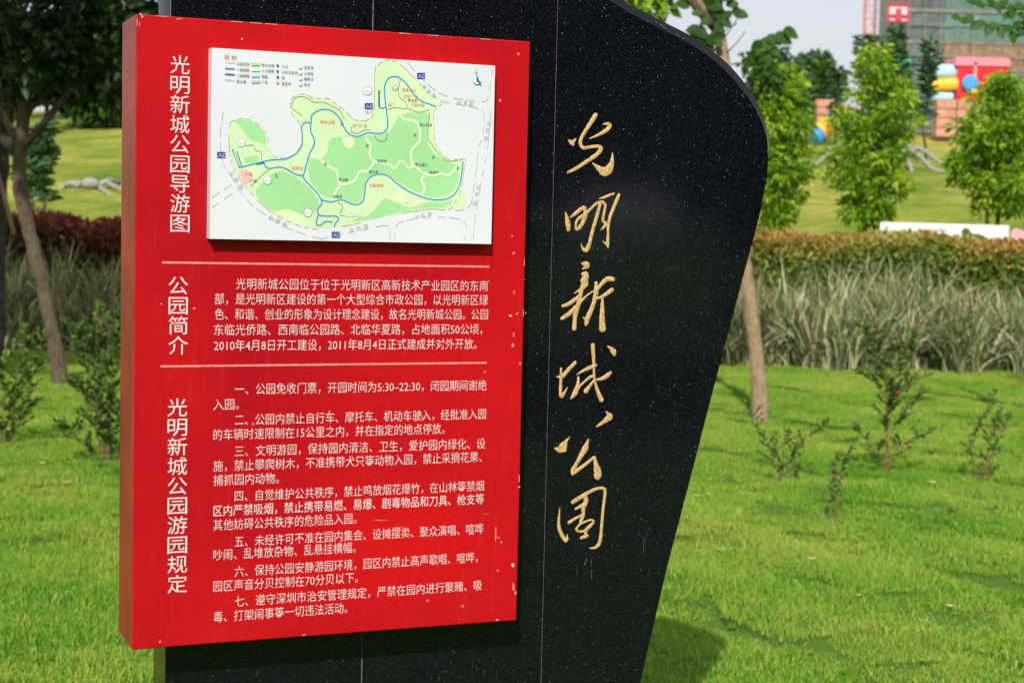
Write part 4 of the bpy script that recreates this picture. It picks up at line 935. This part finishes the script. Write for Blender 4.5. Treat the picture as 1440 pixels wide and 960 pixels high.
# ------------------------------------------------------------------ shrubs on the lawn
def shrub(label, bx, by, Yd, stems, leaf=.030, dens=1., red=.004, seed=1, spread=1.):
    """stems: list of pixel paths from the ground up"""
    r = np.random.default_rng(seed)
    base = at(bx, by, Yd); gz = float(hill(base[0], base[1])); dz = gz-base[2]
    t = empty('lawn_shrub', (base[0], base[1], gz), label, 'shrub', 'young shrubs on the lawn')
    mb = MB(); P = []; D = []
    for st in stems:
        dep = r.uniform(-.12, .12)*spread
        path = [at(x, y, Yd+dep*k/len(st))+np.array([0, 0, dz]) for k, (x, y) in enumerate(st)]
        sp = [np.array(q[:3]) for q in smooth_path([(*p, 0) for p in path], 5)]
        L = sum(np.linalg.norm(b-a) for a, b in zip(sp[:-1], sp[1:])); m = len(sp)
        mb.tube(sp, list(np.linspace(.006, .002, m)), 5)
        ntw = max(4, int(L*22*dens))
        for q in range(ntw):
            f = .22+.76*(q+.5)/ntw; j = min(m-2, int(f*(m-1))); p0 = sp[j]; ax = unit(sp[j+1]-sp[j]); a = r.random()*6.283
            sd_ = np.array([math.cos(a), math.sin(a), 0]); d = unit(ax*1.0+sd_*1.1); ln = (.05+.11*r.random())*(1.15-f*.75)*spread
            mb.tube([p0, p0+d*ln], [.0028, .0015], 4)
            for w in np.linspace(.15, 1, max(3, int(ln/.012))):
                for s_ in (-1, 1):
                    P.append(p0+d*ln*w); sdv = np.cross(d, [0, 0, 1.]); D.append(sdv*s_+d*.6+r.normal(0, .35, 3)+np.array([0, 0, .3]))
        for w in np.linspace(.25, 1, int(L*60*dens)):
            j = min(m-1, int(w*(m-1))); P.append(sp[j]+r.normal(0, .008, 3)); D.append(r.normal(0, 1, 3)+np.array([0, 0, .4]))
        for _ in range(3): P.append(sp[-1]); D.append(r.normal(0, .3, 3)+np.array([0, 0, 1]))
    mb.build('stems', MT['stem'], t)
    P = np.array(P); D = np.array(D); n = len(P)
    V, F = leaf_arrays(P, D, leaf*.92*(.6+.7*r.random(n)), leaf*.5, .15, .1)
    tt = r.random(n)*.9; tt[r.random(n) < red] = 1
    link('leaves', np_mesh('leaves', V, F, np.repeat(tt, 2)), MT['shrub'], t)
def Yg(py, px=1150):               # depth of level ground at a pixel
    v = ray(px, py); return float(v[1]*(-EYE/v[2]))
shrub('tallest dark shrub on the lawn, in front of the pale grass on the right', 1248, 664, Yg(664), [[(1246, 664), (1246, 610), (1248, 560), (1242, 520), (1222, 480), (1210, 452)], [(1248, 664), (1250, 580), (1262, 530), (1275, 490), (1285, 462)], [(1244, 660), (1236, 640), (1212, 610), (1200, 596)],
    [(1250, 655), (1262, 630), (1290, 612), (1312, 604)], [(1247, 600), (1256, 560), (1280, 540), (1302, 528)], [(1246, 560), (1230, 535), (1212, 520)], [(1249, 580), (1256, 520), (1252, 478)], [(1252, 610), (1272, 575), (1296, 545)]], leaf=.042, dens=.85, seed=3, spread=1.4)
shrub('broad thin shrub on the lawn, between the stone and the tallest shrub', 1098, 686, Yg(686), [[(1098, 686), (1084, 640), (1066, 606), (1052, 574)], [(1100, 686), (1102, 640), (1108, 615)], [(1104, 686), (1120, 640), (1142, 615), (1166, 600)], [(1110, 688), (1124, 672), (1136, 660)], [(1098, 686), (1092, 640), (1090, 618)], [(1102, 684), (1112, 650), (1130, 625)]], leaf=.034, dens=.8, seed=4)
shrub('narrow upright shrub on the lawn, nearest the camera on the right', 1170, 744, Yg(744), [[(1168, 744), (1167, 700), (1172, 672), (1178, 650)], [(1176, 744), (1180, 700), (1184, 668), (1196, 642)]], leaf=.030, dens=1.3, seed=5, spread=.6)
shrub('upright two stemmed shrub on the lawn near the right edge', 1376, 674, Yg(674), [[(1378, 674), (1366, 630), (1370, 600), (1388, 570), (1398, 546)], [(1382, 674), (1392, 620), (1398, 590), (1408, 570)], [(1385, 670), (1396, 630), (1412, 600), (1418, 578)], [(1380, 674), (1392, 660), (1404, 650)]], leaf=.034, dens=1., seed=6, spread=.8)
shrub('tiny low shrub on the lawn near the right edge', 1344, 734, Yg(734), [[(1346, 736), (1340, 730), (1332, 727)], [(1384, 737), (1392, 730), (1400, 726)]], leaf=.026, dens=1., seed=8, spread=.4)
shrub('dense shrub touching the left side of the red sign', 146, 650, Yg(650, 130), [[(146, 655), (140, 580), (136, 500), (138, 424)], [(142, 655), (120, 600), (108, 560), (92, 470)] and [(146, 650), (136, 560), (118, 490), (104, 452)], [(150, 655), (156, 560), (160, 480), (166, 440)], [(140, 650), (118, 620), (96, 600), (86, 590)], [(148, 655), (160, 600), (172, 560)], [(144, 640), (124, 560), (110, 530)], [(150, 650), (150, 560), (152, 490)], [(150, 655), (175, 620), (185, 590)]], leaf=.042, dens=1.15, red=.003, seed=9, spread=1.7)
shrub('pair of leafy stems of a shrub at the left edge', 4, 625, Yg(632, 10), [[(2, 640), (16, 560), (30, 500), (36, 462)], [(6, 640), (34, 560), (52, 510), (62, 468)], [(0, 630), (6, 560), (4, 500)], [(4, 640), (30, 590), (50, 565)], [(-6, 640), (-16, 560), (-20, 490)]], leaf=.040, dens=1.05, red=.003, seed=10, spread=1.6)

# fallen leaves
def fallen(px, py, label, s=.07, tnt=.8, ang=0.):
    s *= .8; Yd = Yg(py, px); c = at(px, py, Yd); gz = float(hill(c[0], c[1]))+.034
    prof = [(0, 0), (.2, .22), (.5, .32), (.8, .2), (1, 0)]; vs = []; fs = []
    d = np.array([math.cos(ang), math.sin(ang), .12]); r = np.array([-math.sin(ang), math.cos(ang), .25])
    for q, (f, w) in enumerate(prof):
        m_ = np.array([c[0], c[1], gz])+d*s*(f-.5); curl = .12*s*math.cos(f*5)
        vs += [m_+r*s*w+[0, 0, curl+.15*s*w], m_+[0, 0, curl], m_-r*s*w+[0, 0, curl+.3*s*w]]
    for j in range(4): a = j*3; fs += [(a, a+1, a+4, a+3), (a+1, a+2, a+5, a+4)]
    me = bpy.data.meshes.new('fallen_leaf'); me.from_pydata([tuple(v) for v in vs], [], fs)
    a_ = me.attributes.new('tint', 'FLOAT', 'FACE'); a_.data.foreach_set('value', [tnt]*len(fs))
    o = link('fallen_leaf', me, MT['dead'], None, smooth=True); tag(o, label, 'leaf', 'fallen leaves on the lawn')
for px, py, s, tn_, a, lb in [(1012, 786, .075, .9, .8, 'pale dry leaf on the grass right of the stone, level with the last gold character'), (1140, 809, .07, .7, .3, 'tan dry leaf lying in the middle of the right-hand lawn'), (1402, 607, .10, .1, .1, 'rusty orange leaf caught beside the two stemmed shrub'),
      (1075, 630, .10, .8, .2, 'pale leaf lying at the left stem of the broad thin shrub'), (1233, 640, .13, 0, .5, 'orange leaves at the foot of the tallest shrub'), (980, 703, .07, .6, .1, 'small tan leaf on the grass close to the stone edge'), (996, 703, .06, .5, .9, 'small tan leaf just right of its twin beside the stone edge'),
      (1310, 688, .09, .9, .1, 'pale leaf on the grass right of the tallest shrub'), (1055, 957, .05, .5, .1, 'tan leaf at the bottom edge of the picture'), (93, 678, .09, .3, .2, 'orange brown leaf on the grass left of the red sign'), (59, 658, .08, .6, .4, 'tan leaf on the grass up and left from the orange brown one'),
      (56, 553, .11, .7, .2, 'pale leaf near the base of the leaning trunk'), (10, 615, .11, .4, .5, 'brown leaf under the shrub at the left edge'), (54, 610, .08, .8, .1, 'small pale leaf between the two left-hand shrubs'), (1205, 855, .06, .8, .3, 'bleached leaf on the grass below the nearest shrub'), (1190, 528, .14, .2, .3, 'rust leaf at the edge of the reeds'), (1334, 872, .06, .9, .2, 'bleached leaf at the lower right of the lawn')]:
    fallen(px, py, lb, s, tn_, a)

# ------------------------------------------------------------------ playground on the hill
C = dict(red=plain('red_plastic', (.62, .02, .03), .35, .08), blue=plain('blue_plastic', (.06, .30, .66), .35, .08), pblue=plain('pale_blue_plastic', (.40, .62, .78), .35, .06), yellow=plain('yellow_plastic', (.80, .46, .04), .35, .08), orange=plain('orange_plastic', (.75, .22, .03), .35, .08),
         green=plain('green_plastic', (.05, .35, .14), .4, .1), wall=plain('pink_terracotta_wall', (.52, .25, .17), .8, .15, 3), conc=plain('white_painted_concrete', (.27, .27, .23), .8, .15, 6, bump=.3), pink=plain('pink_cutout', (.78, .36, .38), .6, .05), whiteb=plain('white_hoarding', (.82, .82, .80), .5, .02), topi=plain('green_cutout', (.03, .12, .02), .7, .25, 10),
         net=None, slabc=plain('grey_concrete', (.30, .28, .25), .85, .2, 1.5), brown=plain('brown_scaffold_board', (.24, .15, .09), .8, .3, 2), crane=plain('crane_red', (.62, .16, .10), .6, .1), hoist=plain('hoist_red', (.50, .03, .06), .6, .1), hoistw=plain('hoist_panel', (.62, .50, .55), .6, .1), pole=plain('scaffold_pole', (.25, .24, .20), .6, .1), dknet=plain('dark_net', (.10, .12, .13), .8, .3, 1.2, bump=.4, bscale=4))
m, t, b = new_mat('green_safety_net'); L = t.links.new
co = N(t, 'ShaderNodeTexCoord'); n1 = N(t, 'ShaderNodeTexNoise', Scale=.35, Detail=8., Roughness=.75); L(co.outputs['Object'], n1.inputs['Vector'])
r = ramp(t, [(.25, (.045, .10, .095)), (.5, (.09, .17, .15)), (.75, (.20, .26, .22))]); L(n1.outputs['Fac'], r.inputs[0]); L(r.outputs[0], b.inputs['Base Color']); b.inputs['Roughness'].default_value = .9
C['net'] = m
# red cabin with rounded top
pg = empty('play_cabin', tuple(at(1382, 140, 62)), 'red rounded play cabin with a pink lid on the hilltop', 'playground')
def rbox(mb, px0, px1, py0, py1, Yd, depth, rr=.25):
    a = at(px0, py1, Yd); b_ = at(px1, py0, Yd); x0, x1, z0, z1 = a[0], b_[0], a[2], b_[2]; pr = []
    for cx_, cz, a0 in ((x1-rr, z1-rr, 0), (x0+rr, z1-rr, 90), (x0+rr*.3, z0+rr*.3, 180), (x1-rr*.3, z0+rr*.3, 270)):
        q = rr if a0 < 180 else rr*.3
        for k in range(5): pr.append((cx_+q*math.cos(rad(a0+22.5*k)), cz+q*math.sin(rad(a0+22.5*k))))
    n = len(pr); mb.v += [(x, Yd, z) for x, z in pr]+[(x, Yd+depth, z) for x, z in pr]
    mb.f += [tuple(range(n)), tuple(range(n, 2*n))[::-1]]+[(k, n+k, n+(k+1) % n, (k+1) % n) for k in range(n)]
mb = MB(); rbox(mb, 1345, 1420, 90, 142, 62, 1.6, .12); mb.build('cabin_body', C['red'], pg)
mb = MB(); rbox(mb, 1344, 1421, 82, 92, 61.93, 1.75, .1); mb.build('lid', plain('faded_pink_lid', (.75, .22, .28), .4, .08), pg)
mb = MB(); mb.box(at(1371, 110, 61.96), (.08, .06, 1.2)); mb.build('corner_strip', C['pink'], pg)
mb = MB(); mb.lathe(at(1364, 117, 61.9), [(.30, -.02), (.30, .06), (.22, .12)], 20, (0, -1, 0)); mb.build('porthole', C['blue'], pg)
mb = MB(); mb.tube([at(1366, 130, 61.4), at(1385, 133, 61.2), at(1404, 120, 61.2)], [.14, .14, .14], 12); mb.build('bumper', C['yellow'], pg, smooth=True)
def tubething(name, label, pts_, r, cols, ring=True, cat='play tube'):
    P = [np.array(p) for p in pts_]; t = empty(name, tuple(P[0]), label, cat)
    for k in range(len(P)-1):
        mb = MB(); d = P[k+1]-P[k]; mb.tube([P[k], P[k]+d*.5, P[k+1]-d*.04], [r, r*1.02, r], 18); mb.build('tube_section', C[cols[k % len(cols)]], t, smooth=False)
        if ring:
            mb = MB(); mb.tube([P[k+1]-d*.045, P[k+1]-d*.002], [r*1.12, r*1.12], 18); mb.build('flange', C[cols[k % len(cols)]], t)
    return t
tubething('play_tube', 'pale blue upper crawl tube joined to the red cabin', [at(1294, 102, 62.4), at(1320, 101, 62.4), at(1346, 101, 62.4)], .27, ['pblue', 'pblue'])
tubething('play_tube', 'yellow crawl tube below the pale blue one', [at(1306, 121, 62.2), at(1326, 120, 62.2), at(1345, 119, 62.2)], .26, ['yellow', 'yellow'])
tubething('play_tube', 'short pale blue tube end under the yellow tube', [at(1312, 136, 61.8), at(1338, 137, 61.9)], .16, ['pblue'])
tubething('tube_slide', 'striped blue and yellow tube slide coming down the hill', [at(1143, 194, 59), at(1151, 188, 59.1), at(1159, 181, 59.2), at(1167, 174, 59.3), at(1176, 166, 59.4), at(1186, 157, 59.5)], .33, ['blue', 'yellow', 'yellow', 'blue', 'yellow'], cat='slide')
tubething('green_drum', 'green drum showing above the middle bright tree', [at(1262, 92, 63), at(1280, 92, 63)], .24, ['green'], cat='playground')
tubething('green_drum', 'pale green drum left of the darker green drum', [at(1226, 92, 63), at(1240, 92, 63)], .22, ['green'], cat='playground')
pg = empty('totem_post', tuple(at(1161, 160, 64)), 'stacked red, yellow and white play totem left of the crane mast', 'playground')
for (y0, y1, w, c_) in ((97, 104, 7, 'red'), (104, 110, 15, 'yellow'), (110, 118, 8, 'red'), (118, 122, 19, 'pblue'), (122, 140, 8, 'blue'), (140, 144, 20, 'green')):
    mb = MB(); a = at(1161, (y0+y1)/2, 64); hh = (y1-y0)/F_PX*64/2; mb.lathe(a, [(w/2/F_PX*64*.6, -hh), (w/2/F_PX*64, -hh*.4), (w/2/F_PX*64, hh*.4), (w/2/F_PX*64*.5, hh)], 14); mb.build('totem_ring', C[c_], pg)
for k, (x0, x1, y0, y1, lb) in enumerate(((1148, 1182, 140, 172, 'low pink terracotta wall behind the striped tube slide'), (1316, 1345, 140, 192, 'tall pink terracotta wall below the red cabin'), (1345, 1440, 142, 180, 'low terracotta retaining wall right of the tall pink one'))):
    pg = empty('terracotta_wall', tuple(at((x0+x1)/2, y1, 61+k*.3)), lb, 'wall')
    a = at(x0, y1, 61+k*.3); b_ = at(x1, y0, 61+k*.3); nrow = max(2, int((b_[2]-a[2])/.28))
    for j in range(nrow):
        mb = MB(); h = (b_[2]-a[2])/nrow; mb.box(((a[0]+b_[0])/2+random.uniform(-.02, .02), a[1]+.3+random.uniform(-.02, .02), a[2]+h*(j+.5)), (b_[0]-a[0], .6, h-.03)); mb.build('course', C['wall'], pg)
# spider-like white climbing sculptures
def spider(label, px, py, Yd, wpx, hpx, legs):
    c = at(px, py, Yd); t = empty('spider_sculpture', (c[0], c[1], float(hill(c[0], c[1]))), label, 'sculpture')
    rx = wpx/2/F_PX*Yd; rz = hpx/2/F_PX*Yd; mb = MB()
    mb.lathe(c-np.array([0, 0, rz]), [(rx*.55, 0), (rx*.95, rz*.5), (rx, rz), (rx*.8, rz*1.55), (rx*.45, rz*1.9), (.02, rz*2)], 20); mb.build('body', C['conc'], t, smooth=True)
    for lg in legs:
        mb = MB(); P = [at(x, y, Yd+dy) for x, y, dy in lg]; sp = smooth_path([(*p, 0) for p in P], 4)
        mb.tube([q[:3] for q in sp], list(np.linspace(.07, .045, len(sp))), 8); mb.build('leg', C['conc'], t, smooth=True)
spider('white crab-like sculpture on the lawn left of the red sign', 127, 258, 42.4, 26, 17, [[(112, 262, 0), (98, 258, 0), (88, 264, -.3), (78, 270, -.6)], [(114, 258, 0), (100, 257, .3), (88, 262, .5), (75, 266, .9)], [(141, 260, 0), (150, 256, 0), (160, 262, -.3), (172, 266, -.5)], [(140, 263, 0), (146, 268, -.4), (156, 275, -.8)], [(143, 257, 0), (156, 253, .4), (170, 258, .8), (182, 262, 1)]])
spider('large white spider-like sculpture on the slope behind the middle bright tree', 1262, 212, 50, 52, 24, [[(1240, 212, 0), (1215, 208, 0), (1180, 205, 0), (1166, 215, 0), (1148, 232, -.5)], [(1285, 208, 0), (1300, 212, 0), (1318, 226, -.3), (1332, 233, -.6), (1346, 234, -.8)], [(1284, 216, 0), (1298, 224, -.4), (1312, 238, -.8), (1334, 241, -1)], [(1242, 220, 0), (1218, 224, -.3), (1206, 240, -.7), (1190, 242, -1)], [(1276, 222, -.3), (1282, 240, -.8), (1286, 252, -1)], [(1250, 222, -.3), (1244, 240, -.8), (1236, 250, -1)]])
# white hoarding with cut-outs
wb = empty('white_board', tuple(at(1330, 360, 30.4)), 'long white board standing behind the hedge with leafy cut-outs before it', 'board')
A_ = at(1238, 312, 31.2); B_ = at(1418, 317, 29.8); d = B_-A_; mb = MB(); zb = 1.5
nf = np.array([d[1], -d[0], 0]); nf /= np.linalg.norm(nf)
v0 = [(*A_[:2], zb), (*B_[:2], zb), tuple(B_), tuple(A_)]; v1 = [tuple(np.array(p)-nf*.06) for p in v0]
mb.v = v0+v1; mb.f = [(0, 1, 2, 3), (7, 6, 5, 4), (0, 4, 5, 1), (1, 5, 6, 2), (2, 6, 7, 3), (3, 7, 4, 0)]; mb.build('panel', C['whiteb'], wb)
mb = MB()
for f in (.05, .5, .95):
    p = A_+d*f-nf*.1; mb.box((p[0], p[1], (zb+p[2])/2-.1), (.05, .05, p[2]-zb+.1))
mb.build('post', C['pole'], wb)
def cutout(label, pts_, Yd, mat):
    P = [at(x, y, Yd) for x, y in pts_]; n = len(P); mb = MB()
    mb.v = [tuple(p) for p in P]+[(p[0], p[1]+.08, p[2]) for p in P]; mb.f = [tuple(range(n))[::-1], tuple(range(n, 2*n))]+[(k, (k+1) % n, n+(k+1) % n, n+k) for k in range(n)]
    b_ = at(sum(p[0] for p in pts_)/n, max(p[1] for p in pts_), Yd)
    t = empty('garden_cutout', tuple(b_), label, 'cut-out'); mb.build('figure', mat, t)
    mb = MB(); mb.box((b_[0], b_[1]+.04, b_[2]-.25), (.05, .05, .6)); mb.build('stake', C['pole'], t)
cutout('dark green seated-animal cut-out standing before the white board', [(1354, 324), (1358, 320), (1363, 322), (1366, 328), (1376, 329), (1385, 332), (1391, 342), (1394, 352), (1355, 352), (1354, 340)], 29.2, C['topi'])
cutout('low dark green cut-out at the foot of the white board', [(1265, 336), (1280, 333), (1287, 338), (1290, 350), (1264, 350)], 29.6, C['topi'])
cutout('pink rounded flower cut-out at the right edge', [(1422, 332), (1424, 324), (1430, 321), (1436, 323), (1444, 328), (1452, 326), (1460, 334), (1456, 346), (1450, 358), (1430, 360), (1424, 348), (1427, 342)], 29.4, C['pink'])

# ------------------------------------------------------------------ building site
Yb = 165
bs = empty('building_under_construction', tuple(at(1400, 300, Yb)), 'large building under construction wrapped in green safety net, top right', 'building')
X0 = at(1276, 60, Yb)[0]; X1 = at(1640, 60, Yb)[0]; z0 = 6.0; nfl = 9; fh = 3.05; zb0 = at(1300, 118, Yb)[2]
mb = MB(); mb.box(((X0+X1)/2, Yb+8.2, z0+15), (X1-X0-1, 15, 32)); mb.build('core', C['slabc'], bs)
for k in range(nfl+2):
    zz = z0+k*fh; 
    if zz > 34: break
    mb = MB(); mb.box(((X0+X1)/2, Yb+.55, zz), (X1-X0, .9, .18)); mb.build('floor_slab', C['slabc'], bs)
cols_ = 7; wcol = (X1-X0)/cols_
brown_z = at(1350, 68, Yb)[2]
for k in range(nfl+1):
    for c_ in range(cols_):
        zz = z0+k*fh+fh/2; mat = C['net']
        if abs(zz-brown_z) < fh*.55: mat = C['brown']
        if c_ == 0: mat = C['dknet']
        mb = MB(); a0 = X0+wcol*c_; ns = 5
        g_ = []  # slightly bulging sheet
        for q in range(ns+1):
            for w in range(4):
                g_.append((a0+wcol*q/ns, Yb-.02-.22*math.sin(math.pi*q/ns)*math.sin(math.pi*w/3)*random.uniform(.5, 1), zz-fh*.44+fh*.88*w/3))
        fs = [(q*4+w, (q+1)*4+w, (q+1)*4+w+1, q*4+w+1) for q in range(ns) for w in range(3)]
        mb.add(g_, fs); mb.build('net_sheet', mat, bs)
mb = MB()
for c_ in np.arange(X0, X1, 1.6): mb.box((c_, Yb-.35, z0+15), (.07, .07, 31))
for k in range(int(31/1.5)): mb.box(((X0+X1)/2, Yb-.42, z0+k*1.5+.4), (X1-X0, .07, .07))
tag(mb.build('scaffold_poles', C['pole'], bs), kind='stuff')
# lower block left of it and the hoist cage on a mast
lb = empty('stair_tower', tuple(at(1258, 300, Yb+4)), 'narrow grey-brown unfinished tower left of the netted building', 'building')
xa = at(1240, 60, Yb+4)[0]; xc = at(1276, 60, Yb+4)[0]; zt = at(1260, 38, Yb+4)[2]
mb = MB(); mb.v = [(xa, Yb+4, 5), (xc, Yb+4, 5), (xc, Yb+4, zt+1.8), (xa+.9, Yb+4, zt-.6), (xa, Yb+4, zt-2.2)]; mb.v += [(x, y+6, z) for x, y, z in mb.v]
mb.f = [(0, 1, 2, 3, 4), (9, 8, 7, 6, 5)]+[(k, 5+k, 5+(k+1) % 5, (k+1) % 5) for k in range(5)]; mb.build('wall', C['dknet'], lb)
for k in range(5):
    mb = MB(); mb.box(((xa+xc)/2, Yb+3.9, 8+k*3.0), (xc-xa-.1, .15, .25)); mb.build('floor_slab', C['slabc'], lb)
hc = empty('hoist_cage', tuple(at(1263, 31, 150)), 'red and pale pink hoist cage high above the hill, right of the crane mast', 'hoist')
a = at(1249, 30, 150); b_ = at(1278, 6, 150); xm = (a[0]+b_[0])/2
mb = MB(); mb.box((xm, 150.6, (a[2]+b_[2])/2), (b_[0]-a[0]-.15, 1.0, b_[2]-a[2]-.15)); mb.build('panel', C['hoistw'], hc)
mb = MB()
for z_ in (a[2], b_[2], (a[2]*2+b_[2])/3): mb.box((xm, 150, z_), (b_[0]-a[0], .25, .16))
for x_ in (a[0], b_[0]): mb.box((x_, 150, (a[2]+b_[2])/2), (.16, .22, b_[2]-a[2]+.1))
mb.box((xm, 149.9, (a[2]+b_[2])/2-.2), (.45, .2, (b_[2]-a[2])*.7)); mb.build('frame', C['hoist'], hc)
mb = MB(); mb.box((xm-.35, 151, 18), (.1, .1, 26)); mb.box((xm+.35, 151, 18), (.1, .1, 26))
for k in range(22): mb.bar((xm-.35, 151, 6+k*1.15), (xm+.35, 151, 7.15+k*1.15), .07)
mb.build('mast', C['dknet'], hc)
# tower crane mast
cm = empty('tower_crane_mast', tuple(at(1224, 300, 185)), 'thin red lattice crane mast rising against the sky', 'crane')
xm, xn = at(1217, 40, 185)[0], at(1231, 40, 185)[0]; w_ = xn-xm; ztop = 48
for x_ in (xm, xn):
    for y_ in (185, 185+w_):
        mb = MB(); mb.box((x_, y_, 5+ztop/2), (.11, .11, ztop)); mb.build('chord', C['crane'], cm)
mb = MB(); k = 0; z_ = 5.
while z_ < ztop+4:
    for (x1_, y1_, x2_, y2_) in ((xm, 185, xn, 185), (xm, 185+w_, xn, 185+w_), (xm, 185, xm, 185+w_), (xn, 185, xn, 185+w_)):
        mb.bar((x1_, y1_, z_), (x2_, y2_, z_), .05)
        a_, b2_ = ((x1_, y1_, z_), (x2_, y2_, z_+1.5)) if k % 2 else ((x2_, y2_, z_), (x1_, y1_, z_+1.5)); mb.bar(a_, b2_, .045)
    z_ += 1.5; k += 1
mb.build('lattice', C['crane'], cm)
mb = MB(); p = at(1228, 66, 184); mb.box((p[0], 184.6, p[2]), (.5, .5, 3.0)); mb.build('ladder_box', plain('orange_ladder_box', (.55, .22, .06), .6), cm)
